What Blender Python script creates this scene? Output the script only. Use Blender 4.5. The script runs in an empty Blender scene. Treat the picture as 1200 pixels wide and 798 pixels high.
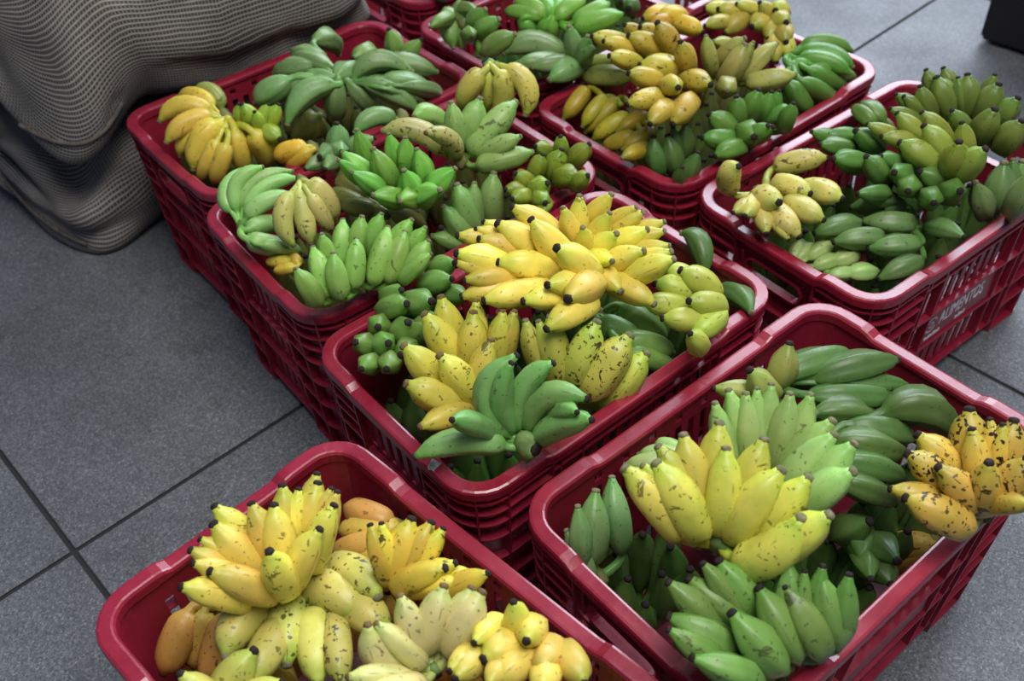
import bpy, bmesh, math, random
from mathutils import Vector, Matrix, noise
from mathutils.bvhtree import BVHTree

# ---------------------------------------------------------------- camera, world, lights, exposure
scene = bpy.context.scene
COL = scene.collection
W, H = 1200.0, 798.0
F = 1175.687
CAM = Vector((0.0, 0.0, 1.23271))
RIGHT = Vector((0.9983560745, -0.0397807535, -0.0412630605))
UP = Vector((0.0573162151, 0.6929166007, 0.7187359988))
FWD = Vector((0.0, 0.7199194928, -0.6940575796))

cam_data = bpy.data.cameras.new('camera')
cam_data.sensor_width = 36.0
cam_data.lens = F / W * 36.0
cam_data.clip_start = 0.05
cam_data.dof.use_dof = True
cam_data.dof.focus_distance = 1.22
cam_data.dof.aperture_fstop = 5.0
cam = bpy.data.objects.new('camera', cam_data)
COL.objects.link(cam)
cam.matrix_world = Matrix(((RIGHT.x, UP.x, -FWD.x, CAM.x), (RIGHT.y, UP.y, -FWD.y, CAM.y),
                           (RIGHT.z, UP.z, -FWD.z, CAM.z), (0, 0, 0, 1)))
scene.camera = cam

world = bpy.data.worlds.new('world')
world.use_nodes = True
scene.world = world
bg = world.node_tree.nodes['Background']
bg.inputs['Color'].default_value = (0.50, 0.66, 1.0, 1)
bg.inputs['Strength'].default_value = 0.18


def area(name, loc, target, sx, sy, power, color):
    d = bpy.data.lights.new(name, 'AREA')
    d.shape = 'RECTANGLE'
    d.size, d.size_y = sx, sy
    d.energy = power
    d.color = color
    o = bpy.data.objects.new(name, d)
    COL.objects.link(o)
    o.location = loc
    o.rotation_euler = (Vector(target) - Vector(loc)).to_track_quat('-Z', 'Y').to_euler()
    return o


area('daylight_opening', (3.0, 6.6, 4.2), (0.3, 1.2, 0.2), 6.0, 3.6, 700.0, (0.78, 0.87, 1.0))
area('roof_skylight', (0.45, 0.35, 2.9), (0.1, 0.9, 0.3), 1.5, 1.5, 82.0, (1.0, 0.98, 0.95))

vs = scene.view_settings
vs.view_transform = 'Standard'
vs.look = 'None'
vs.gamma = 1.0
vs.use_curve_mapping = False
vs.exposure = 0.0

R = random.Random(7)


def ray(px, py):
    return FWD + RIGHT * ((px - W / 2) / F) - UP * ((py - H / 2) / F)


def at_z(px, py, z):
    d = ray(px, py)
    return CAM + d * ((z - CAM.z) / d.z)


# ---------------------------------------------------------------- helpers
def new_obj(name, me, mat=None, parent=None, loc=None):
    o = bpy.data.objects.new(name, me)
    COL.objects.link(o)
    if mat is not None and me is not None and len(me.materials) == 0:
        me.materials.append(mat)
    if parent is not None:
        o.parent = parent
    if loc is not None:
        o.location = loc
    return o


def tag(o, label=None, cat=None, group=None, kind=None):
    if label:
        o['label'] = label
    if cat:
        o['category'] = cat
    if group:
        o['group'] = group
    if kind:
        o['kind'] = kind
    return o


def mesh_from(name, verts, faces, smooth=True):
    me = bpy.data.meshes.new(name)
    me.from_pydata([tuple(v) for v in verts], [], faces)
    if smooth:
        me.polygons.foreach_set('use_smooth', [True] * len(me.polygons))
    me.update()
    return me


def bm_mesh(name, bm, smooth=False):
    me = bpy.data.meshes.new(name)
    bm.normal_update()
    bm.to_mesh(me)
    bm.free()
    if smooth:
        me.polygons.foreach_set('use_smooth', [True] * len(me.polygons))
    return me


class NT:
    """small node-tree helper"""
    def __init__(self, name):
        self.m = bpy.data.materials.new(name)
        self.m.use_nodes = True
        self.t = self.m.node_tree
        self.b = self.t.nodes['Principled BSDF']

    def n(self, typ, **kw):
        nd = self.t.nodes.new(typ)
        for k, v in kw.items():
            if k.startswith('_'):
                setattr(nd, k[1:], v)
            else:
                nd.inputs[k].default_value = v
        return nd

    def l(self, a, b):
        self.t.links.new(a, b)

    def math(self, op, a, b=None, clamp=False):
        nd = self.t.nodes.new('ShaderNodeMath')
        nd.operation = op
        nd.use_clamp = clamp
        for i, v in enumerate((a, b)):
            if v is None:
                continue
            if hasattr(v, 'is_output'):
                self.l(v, nd.inputs[i])
            else:
                nd.inputs[i].default_value = v
        return nd.outputs[0]

    def ramp(self, fac, stops):
        nd = self.t.nodes.new('ShaderNodeValToRGB')
        cr = nd.color_ramp
        while len(cr.elements) < len(stops):
            cr.elements.new(0.5)
        for e, (p, c) in zip(cr.elements, stops):
            e.position = p
            e.color = c if len(c) == 4 else (*c, 1)
        self.l(fac, nd.inputs[0])
        return nd.outputs[0]

    def mix(self, fac, a, b, blend='MIX'):
        nd = self.t.nodes.new('ShaderNodeMix')
        nd.data_type = 'RGBA'
        nd.blend_type = blend
        for sock, v in ((nd.inputs[0], fac), (nd.inputs[6], a), (nd.inputs[7], b)):
            if hasattr(v, 'is_output'):
                self.l(v, sock)
            elif isinstance(v, (int, float)):
                sock.default_value = v
            else:
                sock.default_value = v if len(v) == 4 else (*v, 1)
        return nd.outputs[2]


def srgb(r, g, b):
    f = lambda c: (c / 255 / 12.92) if c / 255 <= 0.04045 else ((c / 255 + 0.055) / 1.055) ** 2.4
    return (f(r), f(g), f(b))


# ---------------------------------------------------------------- materials
def mat_floor():
    k = NT('terrazzo')
    geo = k.n('ShaderNodeNewGeometry')
    v = k.n('ShaderNodeTexVoronoi', Scale=420.0)
    k.l(geo.outputs['Position'], v.inputs['Vector'])
    grain = k.ramp(v.outputs['Color'], [(0.0, srgb(88, 90, 96)), (0.45, srgb(122, 124, 127)), (0.75, srgb(142, 143, 143)), (1.0, srgb(184, 184, 182))])
    n1 = k.n('ShaderNodeTexNoise', Scale=3.2, Detail=5.0, Roughness=0.6)
    k.l(geo.outputs['Position'], n1.inputs['Vector'])
    blot = k.ramp(n1.outputs['Fac'], [(0.3, (0.46, 0.47, 0.49)), (0.7, (0.80, 0.82, 0.85))])
    n2 = k.n('ShaderNodeTexNoise', Scale=900.0, Detail=1.0)
    k.l(geo.outputs['Position'], n2.inputs['Vector'])
    fine = k.ramp(n2.outputs['Fac'], [(0.35, (0.7, 0.7, 0.7)), (0.65, (1.12, 1.12, 1.12))])
    n3 = k.n('ShaderNodeTexNoise', Scale=11.0, Detail=6.0, Roughness=0.7)
    k.l(geo.outputs['Position'], n3.inputs['Vector'])
    stain = k.ramp(n3.outputs['Fac'], [(0.56, (1, 1, 1)), (0.72, (0.74, 0.71, 0.64))])
    c = k.mix(1.0, grain, blot, 'MULTIPLY')
    c = k.mix(1.0, c, fine, 'MULTIPLY')
    c = k.mix(1.0, c, stain, 'MULTIPLY')
    k.l(c, k.b.inputs['Base Color'])
    k.b.inputs['Roughness'].default_value = 0.5
    rr = k.ramp(n1.outputs['Fac'], [(0.3, (0.6, 0.6, 0.6)), (0.7, (0.42, 0.42, 0.42))])
    k.l(rr, k.b.inputs['Roughness'])
    k.b.inputs['Specular IOR Level'].default_value = 0.35
    return k.m


def mat_plain(name, col, rough=0.5, spec=0.5, noise_amt=0.12, scale=30.0):
    k = NT(name)
    tc = k.n('ShaderNodeTexCoord')
    n = k.n('ShaderNodeTexNoise', Scale=scale, Detail=4.0)
    k.l(tc.outputs['Object'], n.inputs['Vector'])
    lo = tuple(c * (1 - noise_amt) for c in col)
    hi = tuple(min(1, c * (1 + noise_amt)) for c in col)
    k.l(k.ramp(n.outputs['Fac'], [(0.3, lo), (0.7, hi)]), k.b.inputs['Base Color'])
    k.b.inputs['Roughness'].default_value = rough
    k.b.inputs['Specular IOR Level'].default_value = spec
    return k.m


def mat_crate():
    k = NT('wine_red_plastic')
    tc = k.n('ShaderNodeTexCoord')
    n = k.n('ShaderNodeTexNoise', Scale=14.0, Detail=6.0, Roughness=0.65)
    k.l(tc.outputs['Object'], n.inputs['Vector'])
    base = k.ramp(n.outputs['Fac'], [(0.3, srgb(126, 23, 43)), (0.7, srgb(150, 32, 55))])
    n2 = k.n('ShaderNodeTexNoise', Scale=120.0, Detail=4.0, Roughness=0.7)
    k.l(tc.outputs['Object'], n2.inputs['Vector'])
    scuff = k.ramp(n2.outputs['Fac'], [(0.60, (0, 0, 0)), (0.8, (0.35, 0.35, 0.35))])
    c = k.mix(scuff, base, (*srgb(176, 96, 112), 1))
    k.l(c, k.b.inputs['Base Color'])
    k.l(k.ramp(n.outputs['Fac'], [(0.3, (0.24, 0.24, 0.24)), (0.7, (0.36, 0.36, 0.36))]), k.b.inputs['Roughness'])
    k.b.inputs['Specular IOR Level'].default_value = 0.8
    bp = k.n('ShaderNodeBump', Strength=0.08, Distance=0.002)
    k.l(n2.outputs['Fac'], bp.inputs['Height'])
    k.l(bp.outputs[0], k.b.inputs['Normal'])
    return k.m


def mat_banana():
    """one peel material: the object's own colour is its ripeness, alpha is how spotty it is"""
    k = NT('banana_peel')
    oi = k.n('ShaderNodeObjectInfo')
    tc = k.n('ShaderNodeTexCoord')
    sep = k.n('ShaderNodeSeparateXYZ')
    k.l(tc.outputs['UV'], sep.inputs[0])
    u, v = sep.outputs[0], sep.outputs[1]
    off = k.n('ShaderNodeVectorMath', _operation='ADD')
    mul = k.n('ShaderNodeMath', _operation='MULTIPLY')
    k.l(oi.outputs['Random'], mul.inputs[0])
    mul.inputs[1].default_value = 37.0
    k.l(tc.outputs['Object'], off.inputs[0])
    k.l(mul.outputs[0], off.inputs[1])
    P = off.outputs[0]
    # mottled ripeness
    n1 = k.n('ShaderNodeTexNoise', Scale=26.0, Detail=3.0, Roughness=0.55)
    k.l(P, n1.inputs['Vector'])
    mott = k.ramp(n1.outputs['Fac'], [(0.32, (0.78, 0.84, 0.74)), (0.68, (1.12, 1.08, 1.08))])
    c = k.mix(1.0, oi.outputs['Color'], mott, 'MULTIPLY')
    hsv = k.n('ShaderNodeHueSaturation')
    hj = k.math('MULTIPLY_ADD', oi.outputs['Random'], 0.03)
    k.t.nodes[-1].inputs[2].default_value = 0.485
    k.l(hj, hsv.inputs['Hue'])
    vj = k.math('MULTIPLY_ADD', oi.outputs['Random'], 0.22)
    k.t.nodes[-1].inputs[2].default_value = 0.88
    k.l(vj, hsv.inputs['Value'])
    k.l(c, hsv.inputs['Color'])
    hsv.inputs['Saturation'].default_value = 1.03
    c = hsv.outputs[0]
    # fruit end and stalk end are greener
    green = k.mix(1.0, c, (0.70, 0.93, 0.62, 1), 'MULTIPLY')
    ends = k.ramp(v, [(0.0, (1, 1, 1)), (0.26, (0.6, 0.6, 0.6)), (0.36, (0, 0, 0)), (0.82, (0, 0, 0)), (0.98, (0.9, 0.9, 0.9))])
    c = k.mix(ends, c, green)
    # freckles and dark bruises
    n2 = k.n('ShaderNodeTexNoise', Scale=150.0, Detail=2.0, Roughness=0.5)
    k.l(P, n2.inputs['Vector'])
    fr = k.ramp(k.math('ADD', n2.outputs['Fac'], k.math('MULTIPLY', oi.outputs['Alpha'], 0.06)), [(0.69, (0, 0, 0)), (0.715, (1, 1, 1))])
    n3 = k.n('ShaderNodeTexNoise', Scale=48.0, Detail=4.0, Roughness=0.65, Distortion=0.6)
    k.l(P, n3.inputs['Vector'])
    br = k.ramp(k.math('ADD', n3.outputs['Fac'], k.math('MULTIPLY', oi.outputs['Alpha'], 0.06)), [(0.68, (0, 0, 0)), (0.70, (1, 1, 1))])
    # bruised lines along the five ridges
    rid = k.math('ABSOLUTE', k.math('SUBTRACT', k.math('FRACT', k.math('MULTIPLY', u, 5.0)), 0.5))
    ridm = k.ramp(rid, [(0.44, (0, 0, 0)), (0.5, (1, 1, 1))])
    n4 = k.n('ShaderNodeTexNoise', Scale=60.0, Detail=2.0)
    k.l(P, n4.inputs['Vector'])
    ridm = k.math('MULTIPLY', ridm, k.ramp(n4.outputs['Fac'], [(0.55, (0, 0, 0)), (0.68, (0.9, 0.9, 0.9))]))
    spots = k.math('MAXIMUM', k.math('MULTIPLY', fr, 0.75), k.math('MAXIMUM', k.math('MULTIPLY', br, 0.85), ridm))
    spots = k.math('MULTIPLY', spots, k.math('MULTIPLY_ADD', oi.outputs['Alpha'], 0.5), True)
    for nd in k.t.nodes:
        if nd.bl_idname == 'ShaderNodeMath' and nd.operation == 'MULTIPLY_ADD' and abs(nd.inputs[1].default_value - 0.5) < 1e-6 and nd.inputs[0].is_linked:
            nd.inputs[2].default_value = 0.5
    c = k.mix(spots, c, (*srgb(46, 28, 18), 1))
    k.l(c, k.b.inputs['Base Color'])
    k.b.inputs['Roughness'].default_value = 0.4
    k.b.inputs['Specular IOR Level'].default_value = 0.4
    k.b.inputs['Subsurface Weight'].default_value = 0.0
    bp = k.n('ShaderNodeBump', Strength=0.12, Distance=0.004)
    k.l(n3.outputs['Fac'], bp.inputs['Height'])
    k.l(bp.outputs[0], k.b.inputs['Normal'])
    return k.m


def mat_sack():
    k = NT('woven_sack_mesh')
    tc = k.n('ShaderNodeTexCoord')
    n = k.n('ShaderNodeTexNoise', Scale=7.0, Detail=3.0)
    k.l(tc.outputs['Object'], n.inputs['Vector'])
    wob = k.n('ShaderNodeVectorMath', _operation='SCALE')
    wob.inputs['Scale'].default_value = 0.016
    k.l(n.outputs['Color'], wob.inputs[0])
    add = k.n('ShaderNodeVectorMath', _operation='ADD')
    k.l(tc.outputs['UV'], add.inputs[0])
    k.l(wob.outputs[0], add.inputs[1])
    sep = k.n('ShaderNodeSeparateXYZ')
    k.l(add.outputs[0], sep.inputs[0])
    def threads(s, freq, wdt):
        f = k.math('FRACT', k.math('MULTIPLY', s, freq))
        a = k.math('ABSOLUTE', k.math('SUBTRACT', f, 0.5))
        return k.ramp(a, [(0.0, (1, 1, 1)), (wdt, (0.85, 0.85, 0.85)), (wdt + 0.1, (0, 0, 0))])
    t1 = threads(sep.outputs[0], 165.0, 0.14)
    t2 = threads(sep.outputs[1], 150.0, 0.17)
    m = k.math('MAXIMUM', k.math('MULTIPLY', t1, 0.62), t2)
    n2 = k.n('ShaderNodeTexNoise', Scale=9.0, Detail=4.0)
    k.l(tc.outputs['Object'], n2.inputs['Vector'])
    inside = k.ramp(n2.outputs['Fac'], [(0.35, srgb(52, 48, 46)), (0.6, srgb(74, 67, 60)), (0.75, srgb(96, 84, 68))])
    thread = k.ramp(n2.outputs['Fac'], [(0.3, srgb(132, 128, 124)), (0.7, srgb(160, 155, 148))])
    k.l(k.mix(m, inside, thread), k.b.inputs['Base Color'])
    k.b.inputs['Roughness'].default_value = 0.85
    k.b.inputs['Specular IOR Level'].default_value = 0.15
    bp = k.n('ShaderNodeBump', Strength=0.6, Distance=0.003)
    k.l(m, bp.inputs['Height'])
    k.l(bp.outputs[0], k.b.inputs['Normal'])
    return k.m


M_FLOOR = mat_floor()
M_JOINT = mat_plain('dark_joint_filler', srgb(38, 38, 40), 0.8)
M_CRATE = mat_crate()
M_PEEL = mat_banana()
M_TIP = mat_plain('dried_blossom_end', srgb(44, 36, 34), 0.8, 0.2, 0.35, 200.0)
M_CROWN = mat_plain('cut_crown', srgb(104, 104, 58), 0.7, 0.3, 0.45, 60.0)
M_SACK = mat_sack()
M_HEM = mat_plain('sack_hem_cord', srgb(92, 86, 80), 0.9, 0.1, 0.3, 90.0)
M_INK = mat_plain('pale_print', srgb(245, 240, 246), 0.7)
M_BLACK = mat_plain('black_plastic', srgb(18, 18, 20), 0.5)
M_WHITE = mat_plain('white_plastic_film', srgb(205, 208, 212), 0.4)

# ---------------------------------------------------------------- floor: terrazzo slabs with dark joints
TH = math.radians(41.077)
AX = Vector((math.cos(TH), math.sin(TH), 0))     # along one family of joints
AY = Vector((-math.sin(TH), math.cos(TH), 0))
CROSS = Vector((-0.668, 0.882, 0))
TILE, GAP = 1.259, 0.008
bm = bmesh.new()
bmesh.ops.create_grid(bm, x_segments=1, y_segments=1, size=9.0)
bmesh.ops.translate(bm, verts=bm.verts, vec=(0, 2, -0.004))
floor = tag(new_obj('floor', bm_mesh('floor', bm), M_JOINT), 'grey terrazzo floor with dark joints', None, None, 'structure')
hs = (TILE - GAP) / 2
bm = bmesh.new()
bmesh.ops.create_cube(bm, size=1.0)
for v_ in bm.verts:
    v_.co = Vector((v_.co.x * 2 * hs, v_.co.y * 2 * hs, (v_.co.z - 0.5) * 0.003))
bmesh.ops.bevel(bm, geom=[e for e in bm.edges], offset=0.0012, segments=1, affect='EDGES')
tile_me = bm_mesh('floor_tile', bm)
for i in range(-3, 5):
    for j in range(-3, 5):
        c = CROSS + AX * ((i + 0.5) * TILE) + AY * ((j + 0.5) * TILE)
        if c.y < -2.5 or abs(c.x) > 5:
            continue
        o = new_obj('floor_tile', tile_me, M_FLOOR, floor, (c.x, c.y, 0.0))
        o.rotation_euler = (0, 0, TH)

# ---------------------------------------------------------------- crates
CA, CB, CH = 0.552, 0.358, 0.31          # outer length, width, height of a harvest crate


def rr_path(a, b, r, step):
    """rounded rectangle, list of (x, y, nx, ny, side, s) with s = distance from the side's centre"""
    out = []
    hx, hy = a / 2 - r, b / 2 - r
    def side(n, p0, p1, nx, ny, name, half):
        for i in range(n):
            t = i / n
            x, y = p0[0] + (p1[0] - p0[0]) * t, p0[1] + (p1[1] - p0[1]) * t
            out.append((x, y, nx, ny, name, -half + 2 * half * t))
    def arc(cx, cy, a0):
        for i in range(6):
            an = a0 + math.pi / 2 * i / 6
            out.append((cx + r * math.cos(an), cy + r * math.sin(an), math.cos(an), math.sin(an), 'c', 9))
    nl, ns = int(round(2 * hx / step)), int(round(2 * hy / step))
    nl += nl % 2 == 0
    ns += ns % 2 == 0
    side(nl, (-hx, -b / 2), (hx, -b / 2), 0, -1, 'l0', hx)
    arc(hx, -hy, -math.pi / 2)
    side(ns, (a / 2, -hy), (a / 2, hy), 1, 0, 's1', hy)
    arc(hx, hy, 0)
    side(nl, (hx, b / 2), (-hx, b / 2), 0, 1, 'l1', hx)
    arc(-hx, hy, math.pi / 2)
    side(ns, (-a / 2, hy), (-a / 2, -hy), -1, 0, 's0', hy)
    arc(-hx, -hy, math.pi)
    return out


def taper(z):
    return 0.014 * (1 - z / CH)          # inward shift of the wall towards the bottom


def crate_meshes(slotted=False):
    inset = 0.013
    path = rr_path(CA - 2 * inset, CB - 2 * inset, 0.048, 0.0115)
    zs = [0.0, 0.024, 0.036, 0.105, 0.118, 0.182, 0.194, 0.222, 0.230, 0.262, 0.272, 0.284, 0.300]
    n = len(path)
    bm = bmesh.new()
    grid = []
    for z in zs:
        t = taper(z)
        grid.append([bm.verts.new((x - nx * t, y - ny * t, z)) for (x, y, nx, ny, sd, s) in path])
    for i in range(n):
        j = (i + 1) % n
        sd = path[i][4]
        s0 = path[i][5]
        s1 = path[j][5] if path[j][4] == sd else abs(s0) + 0.0115
        sm = s0 + 0.00575 if sd != 'c' else 9
        odd = i % 2 == 1
        for r in range(len(zs) - 1):
            z0, z1 = zs[r], zs[r + 1]
            hole = False
            if sd[0] == 'l':
                if z1 <= 0.0241 and abs(sm) < 0.165:
                    hole = True
                if odd and abs(sm) < 0.172:
                    if z0 == 0.036:
                        hole = True
                    if z0 == 0.118 and abs(sm) > 0.098:
                        hole = True
                    if z0 in (0.194, 0.222, 0.230):
                        hole = True
                if odd and i % 4 == 1 and z0 == 0.272 and abs(sm) < 0.17:
                    hole = True
            elif sd[0] == 's':
                if z1 <= 0.0241 and abs(sm) < 0.075:
                    hole = True
                if abs(sm) < 0.052 and z0 == 0.230 and not slotted:
                    hole = True
                if slotted and odd and abs(sm) < 0.112 and z0 in (0.194, 0.222, 0.230):
                    hole = True
                if odd and abs(sm) < 0.092 and z0 in (0.036, 0.118):
                    hole = True
                if odd and 0.06 < abs(sm) < 0.1 and z0 in (0.194, 0.222, 0.230):
                    hole = True
            if not hole:
                bm.faces.new((grid[r][i], grid[r][j], grid[r + 1][j], grid[r + 1][i]))
    bmesh.ops.delete(bm, geom=[v for v in bm.verts if not v.link_faces], context='VERTS')
    bm.normal_update()
    bmesh.ops.solidify(bm, geom=list(bm.faces), thickness=0.003)
    wall = bm_mesh('crate_wall', bm)

    # rim: swept profile, corners stand a little proud of the middles
    rp = rr_path(CA, CB, 0.056, 0.010)
    prof = [(0.0155, -0.030), (0.0155, -0.018), (0.0205, -0.016), (0.0205, -0.004), (0.0185, -0.0008), (0.016, 0.0),
            (0.004, 0.0), (0.0012, -0.001), (0.0, -0.004), (0.0, -0.015), (0.0022, -0.015), (0.0022, -0.005), (0.0125, -0.005), (0.0125, -0.030)]
    bm = bmesh.new()
    rings = []
    for (x, y, nx, ny, sd, s) in rp:
        lim = {'l': 0.150, 's': 0.075}.get(sd[0], 0)
        drop = 0.0
        if sd != 'c':
            drop = 0.007 * max(0.0, min(1.0, (lim + 0.012 - abs(s)) / 0.014))
        ring = []
        for (d, z) in prof:
            zz = CH + z - (drop if z > -0.016 else 0)
            ring.append(bm.verts.new((x - nx * d, y - ny * d, zz)))
        rings.append(ring)
    m = len(rings)
    for i in range(m):
        a, b = rings[i], rings[(i + 1) % m]
        for q in range(len(prof)):
            q2 = (q + 1) % len(prof)
            bm.faces.new((a[q], b[q], b[q2], a[q2]))
    bmesh.ops.recalc_face_normals(bm, faces=bm.faces)
    rim = bm_mesh('crate_rim', bm)

    # corner lattice: curved horizontal fins and upright fins, one mesh shared by the four corners
    def fin_boxes(corner_only, levels, reach_l, reach_s):
        bm = bmesh.new()
        pts = []
        ro, hx, hy = 0.055, CA / 2 - 0.056, CB / 2 - 0.056
        pts += [(hx - reach_l + reach_l * i / 4, CB / 2 - 0.0005, 0, 1) for i in range(4)]
        for i in range(9):
            an = math.pi / 2 - math.pi / 2 * i / 8
            pts.append((hx + 0.0555 * math.cos(an), hy + 0.0555 * math.sin(an), math.cos(an), math.sin(an)))
        pts += [(CA / 2 - 0.0005, hy - reach_s * i / 4, 1, 0) for i in range(1, 5)]
        for z in levels:
            t = taper(z)
            rows = []
            for (x, y, nx, ny) in pts:
                rows.append([bm.verts.new((x - nx * (t + d), y - ny * (t + d), z + h)) for d, h in ((0, 0), (0.0125, 0), (0.0125, 0.0024), (0, 0.0024))])
            for i in range(len(rows) - 1):
                for q in range(4):
                    bm.faces.new((rows[i][q], rows[i + 1][q], rows[i + 1][(q + 1) % 4], rows[i][(q + 1) % 4]))
            bm.faces.new(rows[0])
            bm.faces.new(rows[-1][::-1])
        # upright fins
        for idx in (0, 4, 8, 12, 16):
            if idx >= len(pts):
                continue
            x, y, nx, ny = pts[idx]
            tx, ty = -ny * 0.0012, nx * 0.0012
            z0, z1 = (0.0, CH - 0.012)
            vs_ = []
            for z in (z0, z1):
                t = taper(z)
                for d, sgn in ((0, 1), (0, -1), (0.0125, -1), (0.0125, 1)):
                    vs_.append(bm.verts.new((x - nx * (t + d) + tx * sgn, y - ny * (t + d) + ty * sgn, z)))
            for f in ((0, 1, 2, 3), (7, 6, 5, 4), (0, 4, 5, 1), (1, 5, 6, 2), (2, 6, 7, 3), (3, 7, 4, 0)):
                bm.faces.new([vs_[q] for q in f])
        bmesh.ops.recalc_face_normals(bm, faces=bm.faces)
        return bm
    lattice = bm_mesh('corner_lattice', fin_boxes(True, (0.002, 0.06, 0.11, 0.16, 0.208, 0.238, 0.261, 0.283), 0.07, 0.05))
    lattice2 = bm_mesh('corner_lattice', fin_boxes(True, (0.002, 0.06, 0.11, 0.16, 0.208, 0.238, 0.261, 0.283), 0.07, 0.05))
    for v in lattice2.vertices:
        v.co.y = -v.co.y
    lattice2.flip_normals()

    def box(x0, x1, y0, y1, z0, z1):
        bm = bmesh.new()
        bmesh.ops.create_cube(bm, size=1.0)
        for v in bm.verts:
            v.co = Vector(((x0 + x1) / 2 + v.co.x * (x1 - x0), (y0 + y1) / 2 + v.co.y * (y1 - y0), (z0 + z1) / 2 + v.co.z * (z1 - z0)))
        return bm
    # long rails on the four sides (fin + its taper)
    def rail(long, z):
        t = taper(z)
        if long:
            bm = box(-0.152, 0.152, CB / 2 - t - 0.013, CB / 2 - t - 0.003, z, z + 0.0035)
        else:
            bm = box(CA / 2 - t - 0.013, CA / 2 - t - 0.003, -0.075, 0.075, z, z + 0.0035)
        return bm_mesh('rail', bm)
    rails_l = [rail(True, z) for z in (0.024, 0.109, 0.186, 0.266)]
    rails_s = [rail(False, z) for z in (0.024, 0.109, 0.186)]
    # upright slat ribs on the long side between the slots
    def post(s):
        bm = bmesh.new()
        vv = []
        for z in (0.026, 0.285):
            t = taper(z)
            for x, y in ((s - 0.0014, CB / 2 - t - 0.003), (s + 0.0014, CB / 2 - t - 0.003), (s + 0.0014, CB / 2 - t - 0.0135), (s - 0.0014, CB / 2 - t - 0.0135)):
                vv.append(bm.verts.new((x, y, z)))
        for f in ((0, 1, 2, 3), (7, 6, 5, 4), (0, 4, 5, 1), (1, 5, 6, 2), (2, 6, 7, 3), (3, 7, 4, 0)):
            bm.faces.new([vv[q] for q in f])
        bmesh.ops.recalc_face_normals(bm, faces=bm.faces)
        return bm_mesh('upright', bm)
    posts = [post(s) for s in (-0.135, -0.098, 0.098, 0.135)]
    plate = bm_mesh('name_panel', box(-0.094, 0.094, CB / 2 - taper(0.15) - 0.013, CB / 2 - taper(0.15) - 0.0085, 0.114, 0.184))
    # bottom with drainage ribs
    bm = box(-CA / 2 + 0.03, CA / 2 - 0.03, -CB / 2 + 0.03, CB / 2 - 0.03, 0.012, 0.016)
    base = bm_mesh('crate_bottom', bm)
    # raised lip round the hand hole
    bm = bmesh.new()
    hz, hw, hh, rd = 0.246, 0.052, 0.016, 0.014
    xo = CA / 2 - 0.013 - taper(hz)
    loop = []
    for (cx, cz, a0) in ((hw - rd, hh - rd, 0), (-hw + rd, hh - rd, 90), (-hw + rd, -hh + rd, 180), (hw - rd, -hh + rd, 270)):
        for i in range(5):
            an = math.radians(a0 + 90 * i / 4)
            loop.append((cx + rd * math.cos(an), cz + rd * math.sin(an), math.cos(an), math.sin(an)))
    rows = []
    for (y, z, ny, nz) in loop:
        rows.append([bm.verts.new((xo + dx, y + ny * e, hz + z + nz * e)) for dx, e in ((-0.005, -0.001), (0.010, -0.001), (0.010, 0.002), (-0.005, 0.002))])
    for i in range(len(rows)):
        a, b = rows[i], rows[(i + 1) % len(rows)]
        for q in range(4):
            bm.faces.new((a[q], b[q], b[(q + 1) % 4], a[(q + 1) % 4]))
    bmesh.ops.recalc_face_normals(bm, faces=bm.faces)
    lip = bm_mesh('handle_lip', bm)
    return dict(wall=wall, rim=rim, lat=lattice, lat2=lattice2, rl=rails_l, rs=rails_s, posts=posts, plate=plate, base=base, lip=lip)


CM_HANDLE = crate_meshes()
CM_SLOT = dict(CM_HANDLE, wall=crate_meshes(True)['wall'])


def crate(corner, theta, swap, label, slotted=False):
    """corner: plan position of the fitted left rim corner; theta: heading of the u axis"""
    U = Vector((math.cos(theta), math.sin(theta), 0))
    V = Vector((math.sin(theta), -math.cos(theta), 0))
    du, dv = (0.3625, 0.556) if swap else (0.556, 0.3625)
    c = Vector((corner[0], corner[1], 0)) + U * (du / 2) + V * (dv / 2)
    CM = CM_SLOT if slotted else CM_HANDLE
    e = bpy.data.objects.new('harvest_crate', None)
    COL.objects.link(e)
    e.location = c
    e.rotation_euler = (0, 0, theta + (math.pi / 2 if swap else 0))
    tag(e, label, 'crate', 'wine red harvest crates on the floor')
    wall = new_obj('wall_shell', CM['wall'], M_CRATE, e)
    new_obj('rim', CM['rim'], M_CRATE, e)
    new_obj('bottom', CM['base'], M_CRATE, e)
    for k_, rz in (('lat', 0), ('lat2', 0), ('lat', math.pi), ('lat2', math.pi)):
        new_obj('corner_lattice', CM[k_], M_CRATE, e).rotation_euler = (0, 0, rz)
    for rz in (0, math.pi):
        for me in CM['rl']:
            new_obj('rail', me, M_CRATE, e).rotation_euler = (0, 0, rz)
        for me in CM['rs']:
            new_obj('rail', me, M_CRATE, e).rotation_euler = (0, 0, rz)
        for me in CM['posts']:
            new_obj('upright', me, M_CRATE, e).rotation_euler = (0, 0, rz)
        new_obj('name_panel', CM['plate'], M_CRATE, e).rotation_euler = (0, 0, rz)
        if not slotted:
            new_obj('handle_lip', CM['lip'], M_CRATE, e).rotation_euler = (0, 0, rz)
    return e, c


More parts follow.
